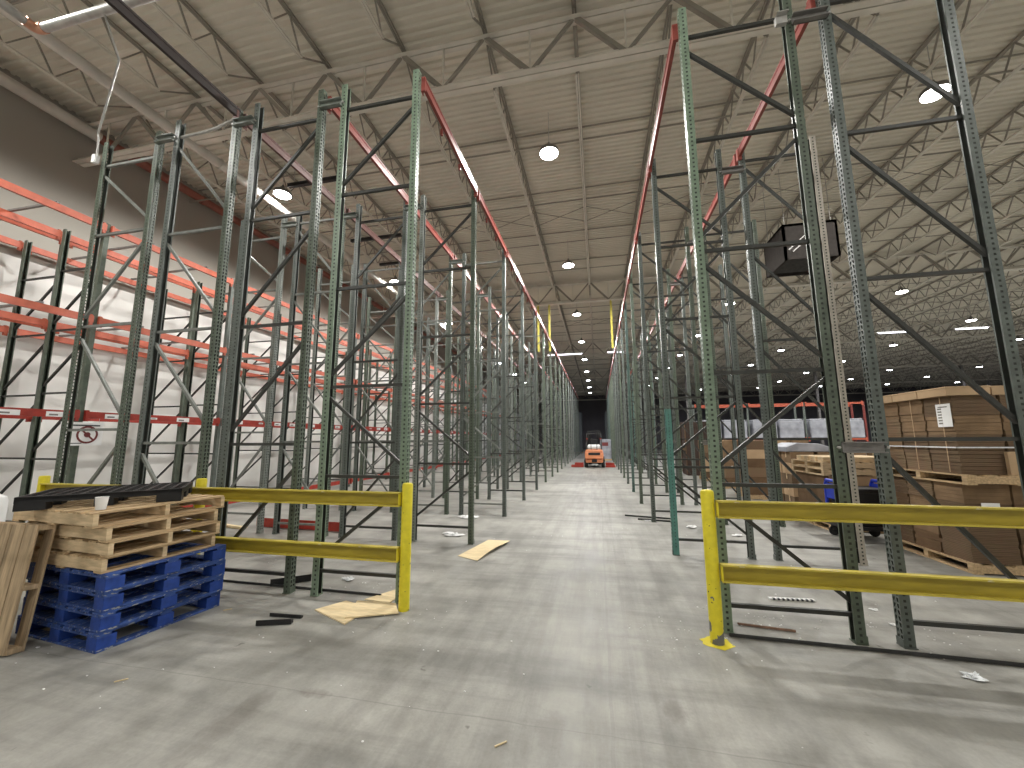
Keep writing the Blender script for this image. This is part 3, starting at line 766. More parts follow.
tag(o, 'warped brown cardboard sheet lying in the aisle by the second left frame', 'cardboard')
def rod(name, a, b_, w, h, mat, label, cat, group=None):
    mid = [(a[i] + b_[i]) / 2 for i in range(3)]
    m_ = MB(); A = [a[i] - mid[i] for i in range(3)]; B = [b_[i] - mid[i] for i in range(3)]
    m_.bar(A, B, w, h)
    d = (Vector(B) - Vector(A)).normalized(); s = d.cross(Vector((0, 0, 1))).normalized() * (w / 2 - .004)
    m_.bar(Vector(A) + s + Vector((0, 0, h * .6)), Vector(B) + s + Vector((0, 0, h * .6)), .006, h)
    return tag(obj(name, m_, mat, None, mid), label, cat, group)
rod('steel_offcut', (-3.30, 3.52, .02), (-2.99, 3.62, .02), .05, .03, M['black'], 'short black steel bar on the floor, nearer of the pair', 'steel bar')
rod('steel_offcut', (-3.33, 3.72, .015), (-2.98, 3.74, .015), .035, .02, M['black'], 'short black steel bar on the floor, farther of the pair', 'steel bar')
rod('steel_offcut', (-4.02, 4.45, .03), (-3.66, 4.72, .03), .09, .05, M['black'], 'black steel channel offcut under the left yellow rail', 'steel bar')
rod('angle_iron', (1.25, 4.46, .012), (1.72, 4.40, .012), .025, .012, M['angle_rust'], 'rusty brown angle iron on the floor behind the right yellow post', 'steel bar')
rod('floor_conduit', (1.1, 4.20, .012), (3.6, 4.12, .012), .026, .018, M['darksteel'], 'long dark conduit lying on the floor under the right yellow rails', 'conduit')
rod('floor_conduit', (-5.0, 4.46, .01), (-2.5, 4.42, .01), .024, .016, M['darksteel'], 'long dark conduit on the floor under the left yellow rails', 'conduit')
rod('floor_strip', (.55, 9.9, .012), (1.6, 9.65, .012), .03, .02, M['darksteel'], 'thin dark strip lying across the right aisle edge, farther of two', 'steel strip')
rod('floor_strip', (.80, 9.5, .012), (1.6, 9.35, .012), .03, .02, M['darksteel'], 'thin dark strip lying across the right aisle edge, nearer of two', 'steel strip')
rod('fallen_beam', (-7.0, 7.28, .07), (-4.9, 7.16, .07), .06, .11, M['red'], 'red beam lying on the floor behind the left frames', 'rack beam')
rod('wood_board', (-8.3, 7.3, .02), (-7.1, 7.05, .02), .14, .03, M['ply'], 'pale wooden board on the floor behind the left rails', 'board')
# perforated white strut
t = thing('perforated_strut', 'white perforated steel strip on the floor behind the lower right rail', 'steel strip', (1.80, 5.17, 0), .08)
obj('strip', MB().box(0, 0, 0, .46, .05, .02), M['white'], t)
hs_ = MB()
for k in range(9): hs_.box(.03 + k * .048, -.0015, .004, .055 + k * .048, .03, .0205)
obj('slots', hs_, M['ink'], t)
def wad(name, loc, r, mat, label, cat, flatz=.35, group=None):
    """Crumpled scrap."""
    b = MB(); n, m_ = 14, 7; vs = []; rnd = random.Random(int(loc[0] * 1000) + 5)
    for j in range(m_ + 1):
        ph = PI * j / m_
        for i in range(n):
            th = 2 * PI * i / n; q = r * (0.35 + .85 * rnd.random())
            vs.append((q * math.sin(ph) * math.cos(th), q * .7 * math.sin(ph) * math.sin(th), max(.001, flatz * q * (1 + math.cos(ph)) * .5)))
    fs = [(j * n + i, j * n + (i + 1) % n, (j + 1) * n + (i + 1) % n, (j + 1) * n + i) for j in range(m_) for i in range(n)]
    return tag(obj(name, b.add(vs, fs), mat, None, loc, False), label, cat, group)
wad('plastic_wrap', (2.67, 3.88, 0), .09, M['film'], 'crumpled clear plastic wrap on the floor, bottom right', 'plastic wrap')
wad('plastic_wrap', (-3.19, 4.82, 0), .10, M['film'], 'clear crumpled plastic under the left yellow rails', 'plastic wrap')
wad('paper_scrap', (-2.95, 9.0, 0), .26, M['paper'], 'white crumpled sheet on the floor beside the third left frame', 'scrap', .2)
wad('paper_scrap', (-2.72, 7.35, 0), .22, M['paper'], 'white crumpled sheet on the floor inside the second left frame', 'scrap', .2)
wad('paper_scrap', (1.78, 8.85, 0), .10, M['paper'], 'white paper roll on the floor between right frames', 'scrap', .5)
wad('paper_scrap', (2.45, 8.3, 0), .12, M['paper'], 'white scrap on the floor beyond the right yellow rail', 'scrap', .2)
wad('paper_scrap', (1.02, 9.45, 0), .12, M['paper'], 'white scrap at the foot of the third right frame', 'scrap', .1)
wad('paper_scrap', (2.75, 5.1, 0), .05, M['paper'], 'small white scrap beside the second right-hand row', 'scrap', .3)
wad('paper_scrap', (2.7, 4.75, 0), .04, M['paper'], 'tiny white scrap at the foot of the second right row', 'scrap', .3)
wad('paper_scrap', (-3.88, 4.60, 0), .05, M['paper'], 'small white scrap beside the black steel channel', 'scrap', .3)
wad('paper_scrap', (-4.83, 2.78, 0.0), .02, M['paper'], 'tiny white fleck on the floor before the blue pallets', 'scrap', .3)
for j, (x, y, lab) in enumerate(((-.62, 2.52, 'wood splinter on the floor in the middle of the aisle'), (-3.55, 2.55, 'pale splinter on the floor left of the stained patch'), (-3.9, 3.75, 'pale splinter on the floor beside the blue pallets'))):
    o = obj('splinter', MB().bar((-.03, -.02, .004), (.03, .03, .006), .008, .006), M['ply'], None, (x, y, 0)); tag(o, lab, 'splinter')
deb = MB(); rnd = random.Random(3)
for k in range(260):
    if k < 150: x, y = rnd.choice([(-2.05, 3.95), (.75, 4.1), (2.9, 4.6), (-2.9, 4.6), (1.6, 4.6)]); x += rnd.gauss(0, .28); y += rnd.gauss(0, .22)
    else: x, y = rnd.uniform(-5, 4), rnd.uniform(2.2, 9)
    s = rnd.uniform(.002, .007); deb.box(x - s, y - s * .7, 0, x + s, y + s * .7, s * .6)
o = obj('floor_debris', deb, M['paper'], None); tag(o, 'scattered pale crumbs and chips on the concrete floor', 'debris', None, 'stuff')
# white jug at far left
t = thing('white_drum', 'white plastic drum by the left wall rack, cut by the picture edge', 'drum', (-9.32, 4.42, 0))
obj('drum_body', MB().lathe([(.26, 0), (.28, .03), (.28, .4), (.265, .43), (.28, .46), (.28, .85), (.26, .92), (.12, 1.0)], 24), M['white'], t, None, True)
obj('drum_lid', MB().lathe([(.10, 1.0), (.10, 1.06), (.07, 1.08)], 18), M['white'], t, None, True)

# ------------------------------------------------------------------ cardboard loads on the right
def load_pallet(x, y, z, lx, ly, label, group='pallets under the cardboard loads', grey=True):
    t = thing('load_pallet', label, 'pallet', (x, y, z), 0, group)
    mw = M['wood_end'] if not grey else M['wood']
    for yy in (0, ly / 2 - .04, ly - .08): obj('stringer', MB().box(0, yy, .018, lx, yy + .08, .112), mw, t)
    td = MB(); n = 8
    for k in range(n): xx = k * (lx - .11) / (n - 1); td.box(xx, 0, .112, xx + .11, ly, .13)
    obj('top_deck', td, mw, t)
    bd = MB()
    for k in range(4): xx = k * (lx - .11) / 3; bd.box(xx, 0, 0, xx + .11, ly, .018)
    obj('bottom_deck', bd, mw, t)
    return t
CM = {}
def bundle_mesh(lx, ly, lz, mats):
    key = (round(lx, 3), round(ly, 3), round(lz, 3), mats[0].name)
    if key not in CM:
        b = MB(); e = .006; n = max(2, int(lz / .045)); rnd2 = random.Random(len(CM))
        for k in range(n):
            a, c = k * lz / n, (k + 1) * lz / n - .002; j = [rnd2.uniform(0, .018) for _ in range(4)]
            b.box(e + j[0], e + j[1], a, lx - e - j[2], ly - e - j[3], c)
        CM[key] = b.mesh('cardboard_bundle', mats[0])
    return CM[key]
LAY = ['bottom', 'second', 'third', 'fourth', 'fifth', 'sixth']
def bundle_load(x, y, z, nx_, ny_, nz_, dx, dy, dz, where, group, cap=True):
    for k in range(nz_):
        for i in range(nx_):
            for j in range(ny_):
                if 0 < i < nx_ - 1 and 0 < j < ny_ - 1 and k < nz_ - 1: pass
                mt = random.choice([M['card'], M['card2'], M['cardmid'], M['carddark'], M['card2'], M['cardmid']])
                o = link('cardboard_bundle', bundle_mesh(dx, dy, dz, [mt]), None, (x + i * dx + random.uniform(0, .012), y + j * dy + random.uniform(0, .008), z + k * dz))
                tag(o, f'brown flat-packed cardboard bundle, {LAY[k]} layer, {ORD[j]} row back, {ORD[i]} from the aisle, {where}', 'cardboard bundle', group)
U0 = 1.36
# lower load and upper load by the right rail
load_pallet(4.74, 6.62, 0, 1.7, 1.55, 'wooden pallet on the floor under the lower cardboard load behind the right rails')
bundle_load(4.76, 6.64, .13, 3, 3, 4, .55, .50, .255, 'lower near load', 'bundles in the lower near load')
load_pallet(4.74, 6.50, 1.152, 1.7, 1.66, 'wooden pallet between the lower and upper cardboard loads behind the right rails')
bundle_load(4.76, 6.60, 1.283, 3, 3, 4, .55, .50, .265, 'upper near load', 'bundles in the upper near load')
def cap_box(x, y, z, lx, ly, lz, label, group='pale flat cartons on the near load'):
    b = MB(); b.box(0, 0, 0, lx, ly, lz); b.box(-.006, -.004, lz - .02, lx + .006, ly + .004, lz + .004)
    o = obj('flat_carton', b, M['cardflat'], None, (x, y, z), False, .004); return tag(o, label, 'carton', group)
zt_ = 1.283 + 4 * .265 + .003
for k in range(3): cap_box(4.70, 6.56 + k * .52, zt_, .50, .505, .12, f'pale flat carton over the aisle edge of the near load, {ORD[k]} from the front')
cap_box(5.26, 6.62, zt_, .5, 1.4, .12, 'pale flat carton on the middle of the near load top'); cap_box(5.82, 6.62, zt_, .6, 1.4, .16, 'pale flat carton on the right of the near load top, standing higher')
# sheet label
t = thing('load_label', 'white printed sheet stuck on the upper cardboard load', 'label sheet', (4.752, 6.60, 1.92))
obj('sheet', MB().box(-.004, 0, 0, 0, .24, .32), M['paper'], t)
ln = MB()
for k in range(6): ln.box(-.0055, .15, .04 + k * .04, -.004, .215, .06 + k * .04)
ln.box(-.0055, .05, .27, -.004, .2, .285); obj('printing', ln, M['greysteel'], t)
o = obj('load_label', MB().box(0, 0, 0, .2, .004, .13), M['paper'], None, (4.95, 6.634, .78)); tag(o, 'small white sheet on the lower cardboard load below the upper rail', 'label sheet')
o = obj('carton', MB().box(0, 0, 0, .62, .05, .30).box(.0, -.004, .14, .62, -.001, .16), M['cardflat'], None, (5.25, 6.535, 1.284), False, .004); tag(o, 'flat brown carton standing against the upper load, lower right', 'carton')
o = obj('carton', MB().box(0, 0, 0, .42, .05, 1.13), M['cardflat'], None, (5.62, 6.49, 0.0), False, .004); tag(o, 'tall flat brown carton against the lower load at the right edge', 'carton')
o.rotation_euler = (-.05, 0, 0)
o = obj('shrink_strap', MB().box(0, 0, 0, .006, 1.52, .018).box(0, 0, 0, 1.66, .006, .018), M['film'], None, (4.742, 6.585, 1.63)); tag(o, 'pale plastic strap running round the upper cardboard load', 'strap')
for k, (a_, b_) in enumerate((('nearer', 6.75), ('farther', 7.3))):
    o = obj('carton_strap', MB().box(0, 0, 0, .004, .012, 1.06), M['cardflat'], None, (4.748, b_, 1.30)); tag(o, f'thin upright band on the upper cardboard load, {a_} to the camera', 'strap')
# further loads along the lane
load_pallet(4.3, 9.0, 0, 1.25, 1.25, 'wooden pallet under the big brown carton beyond the blue cart', 'pallets under the far loads')
t = thing('big_carton', 'big dark brown open carton on a pallet beyond the blue cart', 'carton', (4.3, 9.0, .13))
obj('carton_body', MB().box(0, 0, 0, 1.2, 1.2, .92), M['carddark'], t, None, False, .008)
obj('flap', MB().box(-.012, .05, .5, -.002, 1.15, .915), M['carddark'], t); obj('flap', MB().box(.05, -.012, .55, 1.15, -.002, .915), M['cardflat'], t)
for k in range(2):
    load_pallet(4.25, 8.95, 1.05 + k * .13, 1.3, 1.3, f'bare wooden pallet on the big carton, {"lower" if k == 0 else "upper"} of two', 'bare pallets on the big carton', False)
for j in range(4):
    o = obj('timber_board', MB().box(0, 0, 0, 1.25, .2, .09), M['wood_end'], None, (4.28, 8.98 + j * .29, 1.315), False, .004); tag(o, f'pale timber plank on the bare pallets, {ORD[j]} from the front', 'plank', 'planks on the bare pallets')
def carton_stack(x, y, z, spec, where, group):
    for (dx, dy, dz, lx, ly, lz, mt) in spec:
        lx *= random.uniform(.86, .98); ly *= random.uniform(.88, .98)
        b = MB(); b.box(0, 0, 0, lx, ly, lz); b.box(-.002, ly / 2 - .03, lz * .5, -.0005, ly / 2 + .03, lz + .001, 1); b.box(0, ly / 2 - .03, lz, lx, ly / 2 + .03, lz + .0015, 1)
        o = obj('carton', b, [M[mt], M['wood_end']], None, (x + dx, y + dy, z + dz), False, .006); o.rotation_euler = (0, 0, random.uniform(-.018, .018))
        lvl = LAY[min(5, int(dz / .26))]; dep = 'near' if dy < .5 else 'far'; sd = 'aisle-side' if dx < .5 else 'wall-side'
        tag(o, f'brown carton, {lvl} layer, {dep} {sd} corner, {where}', 'carton', group)
def std_load(x, y, where, layers, pl=True, mats=('card', 'carddark', 'card2', 'cardmid', 'cardflat')):
    if pl: load_pallet(x - .03, y - .03, 0, 1.2, 1.2, f'wooden pallet under the cartons, {where}', 'pallets under the far loads')
    spec = []
    for k in range(layers):
        for i in (0, 1):
            for j in (0, 1): spec.append((i * .58 + random.uniform(0, .02), j * .58 + random.uniform(0, .02), k * .262, .555, .555, .26, random.choice(mats)))
    carton_stack(x, y, .131 if pl else 0, spec, where, 'cartons, ' + where)
std_load(4.5, 10.9, 'pallet just past the big carton', 5)
std_load(6.3, 10.2, 'pallet right of the planks', 5)
std_load(4.3, 13.2, 'load halfway down the right lane', 6)
std_load(6.0, 13.5, 'inner load halfway down the right lane', 5)
std_load(4.4, 15.8, 'load under the hanging heater', 6)
std_load(6.3, 16.4, 'tall load beyond the heater', 6)
std_load(8.2, 12.2, 'load far right behind the near cardboard', 5)
std_load(4.4, 18.4, 'farthest load of the right lane', 6)
std_load(8.3, 8.6, 'load right behind the upper near cardboard', 5)
o = obj('wrapped_bundle', MB().prism([(0, 0), (1.0, 0), (1.0, .10), (.7, .2), (.25, .22), (0, .12)], 'Y', 0, .9), M['greywrap'], None, (4.45, 10.92, .131 + 5 * .262 + .003), False, .02); tag(o, 'grey plastic-wrapped bundle lying on the cartons past the big carton', 'bundle')
# black-green tall bin stack seen through the frames
t = thing('dark_cabinet', 'dark brown tall crate standing behind the third right frames', 'crate', (4.2, 21.0, 0))
obj('crate_body', MB().box(0, 0, 0, 1.4, 1.2, 2.6), paint('dark_crate', (.05, .03, .022), .7), t, None, False, .01)
obj('crate_batten', MB().box(-.02, .0, .1, 0, .1, 2.5).box(-.02, 1.1, .1, 0, 1.2, 2.5).box(-.02, .1, 1.2, 0, 1.1, 1.3), M['carddark'], t)
# blue cart
t = thing('platform_cart', 'blue steel platform cart with black load beside the big carton', 'cart', (4.12, 8.15, 0))
obj('platform', MB().box(0, 0, .20, .80, .62, .26), M['black'], t, None, False, .006)
for xx in (.03, .77):
    h_ = MB()
    h_.tube([(xx, .05, .26), (xx, .05, .92), (xx, .10, 1.0), (xx, .52, 1.0), (xx, .57, .92), (xx, .57, .26)], .03, 10)
    h_.box(xx - .012, .06, .68, xx + .012, .56, .95)
    obj('handle', h_, M['cart_blue'], t, None, True)
obj('panel', MB().box(-.01, -.005, .2, .05, .05, .95), M['cart_blue'], t)
for xx in (.08, .72):
    for yy in (.06, .55):
        w = MB().lathe([(.08, -.02), (.085, -.01), (.085, .01), (.08, .02)], 16, (xx, yy, .085), 'Y'); c_ = obj('caster', w, M['rubber'], t, None, True)
        obj('fork', MB().box(xx - .03, yy - .035, .10, xx + .03, yy - .024, .20).box(xx - .03, yy + .024, .10, xx + .03, yy + .035, .20).box(xx - .03, yy - .035, .19, xx + .03, yy + .035, .20), M['darksteel'], c_)
t = tag(obj('load_crate', MB().box(0, 0, 0, .62, .5, .62).box(-.01, -.01, .56, .63, .51, .63), M['black'], None, (4.21, 8.21, .262), False, .01), 'black plastic crate riding on the blue cart', 'crate')

# far rack with orange beams, right part of the hall
for i in range(4):
    t = thing('upright_frame', f'{"red" if i == 3 else "grey green"} slim upright of the distant orange rack, {ORD[i]} from the left', 'rack upright', (5.3 + 2.75 * i, 24.0, 0), 0, 'uprights of the distant orange rack')
    for yy in (0, 1.0): obj('post', MB().box(-.04, yy - .04, 0, .04, yy + .04, 3.66), M['red_dull'] if i == 3 else M['greygreen'], t)
    for z in (.4, 1.6, 2.8): obj('horizontal_brace', MB().bar((0, 0, z), (0, 1.0, z), .03, .03), M['red_dull'] if i == 3 else M['greygreen'], t)
    for z in (.4, 1.6): obj('diagonal_brace', MB().bar((0, .02, z), (0, .98, z + 1.15), .03, .03, (1, 0, 0)), M['red_dull'] if i == 3 else M['greygreen'], t)
for i in range(3):
    for z, ln_ in ((3.58, 'upper'), (1.72, 'lower')):
        for yy, sd in ((-.07, 'front'), (1.07, 'rear')):
            t = thing('rack_beam', f'orange {ln_} {sd} beam of the distant rack, {ORD[i]} bay', 'rack beam', (5.35 + 2.75 * i, 24 + yy, z), 0, 'beams of the distant orange rack')
            obj('beam', MB().box(0, -.025, -.045, 2.65, .025, .045).box(0, -.032, .01, 2.65, 0, .045), M['orange_dull'], t)
            for xx in (0, 2.59): obj('end_connector', MB().box(xx, -.034, -.12, xx + .06, .03, .10), M['orange_dull'], t)
    for j in range(2):
        o = obj('wrapped_load', MB().box(0, -.13, 0, 1.15, 1.08, .9).box(.03, -.1, .9, 1.12, 1.05, 1.0), M['greywrap'], None, (5.5 + 2.75 * i + j * 1.28, 24.03, 1.782), False, .03)
        tag(o, f'pale wrapped load on the distant orange rack, {ORD[2 * i + j]} from the left', 'wrapped load', 'pale loads on the distant rack')
        o = obj('wrapped_load', MB().box(0, 0, 0, 1.15, .95, 1.25), M['carddark'] if (i + j) % 2 else M['cardflat'], None, (5.5 + 2.75 * i + j * 1.28, 24.03, 0), False, .03)
        tag(o, f'brown load on the floor under the distant orange rack, {ORD[2 * i + j]} from the left', 'carton load', 'brown loads under the distant rack')

STRUTS = [(-8.1, -6.45, 8.55, 'dark strut hung under the roof over the left rows, nearest of three'), (-8.26, -6.34, 11.65, 'dark strut hung under the roof over the left rows, second of three'), (-8.3, -7.15, 13.6, 'dark strut hung under the roof over the left rows, farthest of three')]
# ------------------------------------------------------------------ hanging heater
t = thing('unit_heater', 'dark boxy unit heater hanging under the roof right of the racks', 'heater', (5.30, 11.9, 6.72))
hb_ = MB(); hb_.box(0, 0, .0, 1.35, .06, 1.05); hb_.box(0, 1.24, 0, 1.35, 1.3, 1.05); hb_.box(0, 0, 0, .06, 1.3, 1.05); hb_.box(1.29, 0, 0, 1.35, 1.3, 1.05); hb_.box(0, 0, .98, 1.35, 1.3, 1.05); hb_.box(.06, .06, .30, 1.29, 1.24, .98)
DK = paint('heater_brown_paint', (.035, .030, .027), .75, 0, .2, 9, None, .6, .15)
obj('housing', hb_, DK, t)
lv = MB()
for k in range(7): lv.bar((.06, .12 + k * .17, .10), (1.29, .12 + k * .17, .10), .10, .012, (0, .6, .8))
obj('louvres', lv, M['darksteel'], t)
obj('motor', MB().lathe([(.18, 1.35), (.2, 1.40), (.2, 1.55), (.12, 1.62)], 18, (0, .65, .45), 'X'), M['black'], t, None, True)
obj('side_panel', MB().bar((.10, -.01, .28), (.62, -.01, .75), .03, .02, (0, 1, 0)).bar((.2, -.01, .22), (.72, -.01, .69), .03, .02, (0, 1, 0)), M['greysteel'], t)
for xx in (.1, 1.25):
    for yy in (.1, 1.2): obj('hanger_rod', MB().tube([(xx, yy, 1.05), (xx, yy, ZD - 6.72)], .01, 6), M['galv'], t)

for j, (x0_, x1_, y_, lab) in enumerate(STRUTS):
    t = thing('hanging_strut', lab, 'strut', (x0_, y_, 8.7), 0, 'dark struts under the roof')
    obj('strut_bar', MB().box(0, -.05, -.03, x1_ - x0_, .05, .03).box(0, -.06, .03, x1_ - x0_, -.05, .06), M['black'], t)
    for f in (.1, .9): obj('hanger_rod', MB().tube([((x1_ - x0_) * f, 0, .03), ((x1_ - x0_) * f, 0, ZD - 8.7)], .008, 6), M['galv'], t)
# yellow hanging strips and suspended linear lamps further down
for j, (x, lab) in enumerate(((-2.76, 'yellow strip hanging from the far girder, left of a left pair'), (-2.2, 'yellow strip hanging from the far girder, right of a left pair'), (.82, 'yellow strip hanging alone from the far girder, right of the aisle'))):
    b = MB()
    for k in range(10): z = 8.45 - k * .235; b.box(-.05 + .008 * (k % 2), -.012, z - .225, .05 + .008 * (k % 2), .012, z)
    b.box(-.03, -.008, 6.1, .03, .008, 8.5)
    o = obj('hanging_strip', b, paint('yellow_strip', (.62, .55, .10), .6), None, (x, 19.25, 0)); tag(o, lab, 'hanging strip', 'yellow strips hanging from the girder')
def linear_lamp(x, y, z, L_, label):
    t = thing('linear_lamp', label, 'lamp', (x, y, z), 0, 'suspended linear lamps')
    obj('housing', MB().box(0, -.06, .02, L_, .06, .07), M['white'], t); obj('tube', MB().tube([(.05, 0, 0), (L_ - .05, 0, 0)], .03, 8), M['tube'], t)
    for f in (.35, .65):
        for s in (-1, 1): obj('hanger_wire', MB().tube([(L_ * f, 0, .07), (L_ * f + s * .3, 0, ZB + .62 - z)], .006, 5), M['galv'], t)
linear_lamp(-3.3, 27.2, 7.6, 2.45, 'thin linear lamp hanging over the left side of the aisle, far down')
linear_lamp(.78, 27.2, 7.6, 1.2, 'thin linear lamp hanging over the right side of the aisle, far down')
linear_lamp(15.6, 25.6, 7.6, 1.5, 'thin linear lamp in the far right of the hall, left of two')
linear_lamp(19.2, 25.6, 7.6, 1.5, 'thin linear lamp in the far right of the hall, right of two')

# ------------------------------------------------------------------ high-bay lamps
LX = [-8.45, -.93, 6.85, 14.3, 21.8, 29.3, 36.8, 44.3, 51.8, 59.3]
LYs = [-4.1, 2.3] + [8.72 + 6.4 * j for j in range(0, 9)]
h_m = MB().lathe([(.02, .30), (.035, .24), (.06, .22), (.11, .12), (.22, .09), (.235, .05), (.23, .0), (.22, -.005)], 24).mesh('housing', M['greysteel'])
h_m.polygons.foreach_set('use_smooth', [True] * len(h_m.polygons))
lens = MB().lathe([(.215, 0.004), (.215, -.015), (.19, -.03), (.10, -.04)], 24)
l_m, l_c = lens.mesh('lens', M['lens']), lens.mesh('lens', M['lens_cool'])
rod_m = MB().tube([(0, 0, .28), (0, 0, ZD - 8.62)], .008, 6).mesh('hanger_rod', M['galv'])
colname = ['over the left wall lane', 'over the aisle', 'over the right lane', 'right of the cardboard, second line', 'right of the cardboard, third line', 'right of the cardboard, fourth line', 'right of the cardboard, fifth line', 'right of the cardboard, sixth line', 'right of the cardboard, seventh line', 'right of the cardboard, eighth line']
for ci, x in enumerate(LX):
    for j, y in enumerate(LYs):
        if j < 2 and ci > 3: continue
        if j < 2 + (ci - 4) and ci > 4: continue
        if j > 8 and ci == 0: continue
        far = y > 30
        nth = ['second behind the camera', 'just above the camera'][j] if j < 2 else ORD[j - 2] + ' from the front'
        t = thing('high_bay_lamp', f'round high-bay lamp {colname[ci]}, {nth}', 'lamp', (x, y, 8.62), 0, 'high-bay lamps ' + colname[ci])
        link('housing', h_m, t); link('lens', l_c if far else l_m, t); link('hanger_rod', rod_m, t)
        ln_ = 'lamp_end' if y > 40 else 'lamp_far' if far or ci > 5 else 'lamp_dim' if j < 2 and ci != 0 else ['lamp_wall', 'lamp_near', 'lamp_lane', 'lamp_lane', 'lamp_lane', 'lamp_lane'][ci]
        ld = bpy.data.lights.get(ln_)
        if not ld:
            ld = bpy.data.lights.new(ln_, 'SPOT')
            ld.spot_size = math.radians(176); ld.spot_blend = 0.22; ld.shadow_soft_size = .17
            ld.energy = {'lamp_far': 420, 'lamp_dim': 520, 'lamp_near': 1750, 'lamp_wall': 1050, 'lamp_lane': 1150, 'lamp_end': 160}[ln_]
            ld.color = (0.86, 0.88, 1.0) if ln_ in ('lamp_far', 'lamp_end') else (1.0, 0.985, 0.94)
        lo = bpy.data.objects.new('lamp_light', ld); COL.objects.link(lo); lo.parent = t; lo.location = (0, 0, -.06)

# ------------------------------------------------------------------ forklift (seen from behind) and things round it
t = thing('forklift', 'orange counterbalance forklift seen from behind, far down the aisle', 'forklift', (-.28, 25.6, 0))
cw = MB()
for (z0, z1, w0, w1, y0_) in ((.30, .55, .52, .56, .12), (.55, .95, .57, .57, .0), (.95, 1.12, .57, .50, .03)):
    cw.add([(-w0, y0_, z0), (w0, y0_, z0), (w0, .62, z0), (-w0, .62, z0), (-w1, y0_ + .02, z1), (w1, y0_ + .02, z1), (w1, .62, z1), (-w1, .62, z1)], [(3, 2, 1, 0), (4, 5, 6, 7), (0, 1, 5, 4), (1, 2, 6, 5), (2, 3, 7, 6), (3, 0, 4, 7)])
obj('counterweight', cw, M['lift_orange'], t, None, False, .05)
obj('grille', MB().box(-.36, -.02, .78, .36, .04, .93).box(-.16, .08, .34, .16, .13, .52), M['black'], t, None, False, .02)
obj('chassis', MB().box(-.52, .6, .28, .52, 2.0, .72).box(-.50, .6, .72, .50, 1.1, .98), M['darksteel'], t, None, False, .03)
obj('bonnet', MB().box(-.42, .5, 1.10, .42, 1.15, 1.22), M['galv'], t, None, False, .04)
tk = obj('gas_tank', MB().lathe([(.05, -.40), (.13, -.37), (.155, -.30), (.155, .30), (.13, .37), (.05, .40)], 18, (0, .22, 1.28), 'X'), M['white'], t, None, True)
obj('tank_strap', MB().lathe([(.158, -.02), (.164, -.02), (.164, .02), (.158, .02)], 18, (-.18, .22, 1.28), 'X').lathe([(.158, -.02), (.164, -.02), (.164, .02), (.158, .02)], 18, (.18, .22, 1.28), 'X'), M['darksteel'], tk)
st_ = obj('seat', MB().box(-.24, .75, 1.22, .24, 1.15, 1.32).box(-.24, .70, 1.3, .24, .82, 1.78), M['black'], t, None, False, .04)
og = MB()
for s in (-1, 1):
    og.bar((s * .47, .45, 1.05), (s * .46, .62, 2.12), .06, .06, (0, 1, 0)); og.bar((s * .47, 1.95, .72), (s * .46, 1.65, 2.12), .06, .06, (0, 1, 0)); og.bar((s * .46, .6, 2.13), (s * .46, 1.67, 2.13), .06, .06)
for k in range(7): yy = .6 + k * .178; og.box(-.46, yy - .02, 2.11, .46, yy + .02, 2.15)
obj('overhead_guard', og, M['darksteel'], t)
ms = MB()
for s in (-1, 1): ms.box(s * .36 - .05, 2.15, .08, s * .36 + .05, 2.30, 2.35); ms.box(s * .25 - .04, 2.2, .08, s * .25 + .04, 2.28, 2.30)
for z in (.35, 1.3, 2.25): ms.box(-.36, 2.18, z, .36, 2.26, z + .1)
obj('mast', ms, M['black'], t)
fk = MB(); fk.box(-.5, 2.31, .12, .5, 2.36, .6)
for s in (-1, 1): fk.box(s * .3 - .06, 2.36, .06, s * .3 + .06, 3.4, .10); fk.box(s * .3 - .06, 2.36, .06, s * .3 + .06, 2.41, .6)
obj('forks', fk, M['darksteel'], t)
for s in (-1, 1):
    for yy, r in ((.45, .25), (1.72, .33)):
        w = obj('wheel', MB().lathe([(r * .6, -.10), (r * .95, -.10), (r, -.06), (r, .06), (r * .95, .10), (r * .6, .10)], 22, (s * .53, yy, r), 'X'), M['rubber'], t, None, True)
        obj('wheel_hub', MB().lathe([(r * .58, -.08), (r * .5, -.095), (r * .5, .095), (r * .58, .08)], 18, (s * .53, yy, r), 'X'), M['white'], w)
for s in (-1, 1): obj('rear_lamp', MB().box(s * .43 - .05, .40, 1.75, s * .43 + .05, .47, 1.83), M['red'], t)
sw = MB(); sw.lathe([(.17, -.01), (.19, 0), (.17, .01)], 18, (0, 1.5, 1.42)); sw.tube([(0, 1.5, 1.42), (0, 1.75, .98)], .025, 8); obj('steering_wheel', sw, M['black'], t)
for j, (x0, x1, y, z, lab) in enumerate(((-1.75, -.98, 26.2, .0, 'red beam end lying left of the forklift, lower'), (-1.55, -1.0, 26.6, .12, 'red beam end lying left of the forklift, upper'), (.42, 1.0, 26.2, .0, 'red beam end lying right of the forklift, lower'), (.42, .95, 26.6, .12, 'red beam end lying right of the forklift, upper'))):
    b = MB()
    for k in range(3): b.box(x0 - (x0 + x1) / 2, k * .3, 0, x1 - (x0 + x1) / 2, k * .3 + .1, .12)
    b.box(-.05, .0, .0, .05, .7, .02)
    o = obj('beam_bundle', b, M['red'], None, ((x0 + x1) / 2, y, z)); tag(o, lab.replace('beam end', 'beam bundle'), 'beam bundle')
t = thing('wrapped_pallet_load', 'pale wrapped load standing far behind the forklift, right side', 'wrapped load', (.1, 34.5, 0))
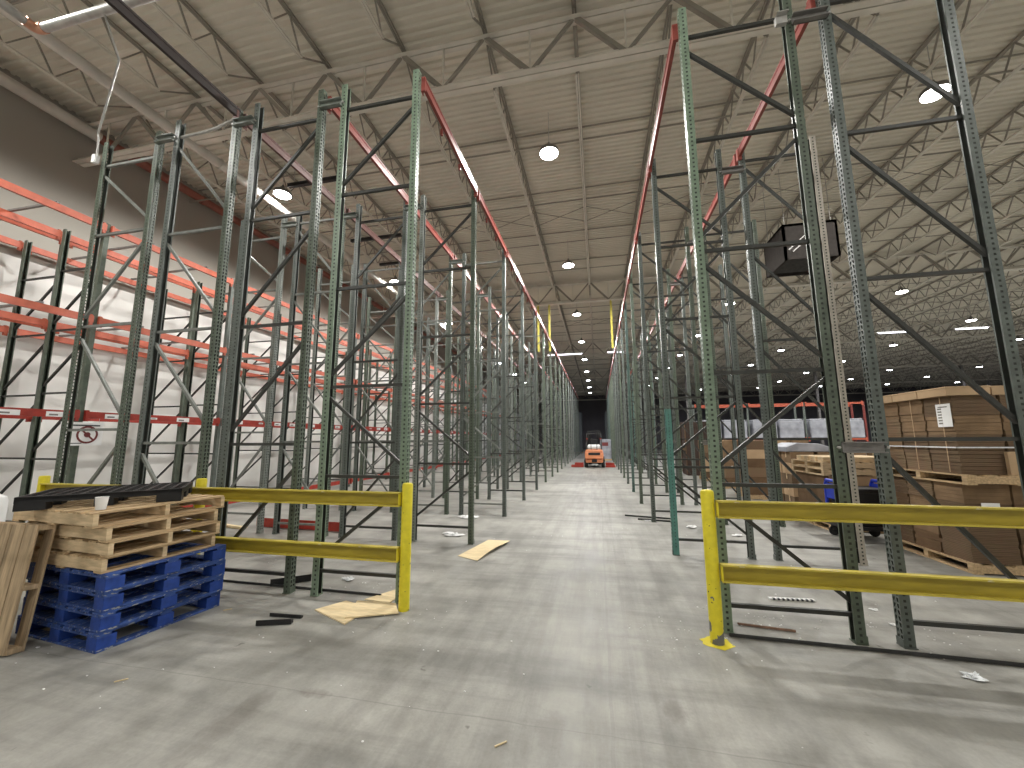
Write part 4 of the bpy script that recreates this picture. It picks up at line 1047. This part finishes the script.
obj('load_body', MB().box(0, 0, .13, .95, 1.0, 1.75), M['greywrap'], t, None, False, .04); obj('load_base', MB().box(0, 0, 0, .95, .1, .13).box(0, .45, 0, .95, .55, .13).box(0, .9, 0, .95, 1, .13), M['wood'], t); obj('print_band', MB().box(.2, -.004, 1.2, .7, 0, 1.5), M['signred'], t)
# rack rows seen end-on beyond the cross aisle: dark stacked loads
for j, (x, lab) in enumerate(((-2.6, 'tall dark wrapped load far beyond the forklift, left'), (1.5, 'tall dark wrapped load far beyond the forklift, right'))):
    t = thing('dark_load', lab, 'wrapped load', (x, 52.5, 0))
    obj('load_body', MB().box(-.6, 0, .13, .6, 1.2, 5.2), paint('dark_wrap', (.05, .06, .065), .5), t, None, False, .05); obj('load_base', MB().box(-.6, 0, 0, -.5, 1.2, .13).box(-.05, 0, 0, .05, 1.2, .13).box(.5, 0, 0, .6, 1.2, .13), M['wood'], t)

# ------------------------------------------------------------------ world, camera
w = bpy.data.worlds.new('world'); S.world = w; w.use_nodes = True
w.node_tree.nodes['Background'].inputs[0].default_value = (.5, .5, .55, 1); w.node_tree.nodes['Background'].inputs[1].default_value = .05
cam = bpy.data.cameras.new('camera'); co = bpy.data.objects.new('camera', cam); COL.objects.link(co)
F_, PI_, YA, RO = 396.54, .1388, -.2115, -.0047
fw = Vector((math.sin(YA), math.cos(YA), 0)); rt = Vector((math.cos(YA), -math.sin(YA), 0)); up = Vector((0, 0, 1))
f2 = fw * math.cos(PI_) + up * math.sin(PI_); u2 = up * math.cos(PI_) - fw * math.sin(PI_)
r3 = rt * math.cos(RO) + u2 * math.sin(RO); u3 = u2 * math.cos(RO) - rt * math.sin(RO)
co.matrix_world = Matrix(((r3.x, u3.x, -f2.x, 0), (r3.y, u3.y, -f2.y, 0), (r3.z, u3.z, -f2.z, HC), (0, 0, 0, 1)))
cam.sensor_fit = 'HORIZONTAL'; cam.sensor_width = 36; cam.lens = 36 * F_ / 1024; cam.clip_start = .05; cam.clip_end = 300
S.camera = co
S.view_settings.view_transform = 'Standard'; S.view_settings.look = 'None'; S.view_settings.gamma = 1.0; S.view_settings.use_curve_mapping = False
S.view_settings.exposure = 0.0
S.cycles.use_denoising = True
S.cycles.max_bounces = 8; S.cycles.diffuse_bounces = 5
S.cycles.sample_clamp_indirect = 8
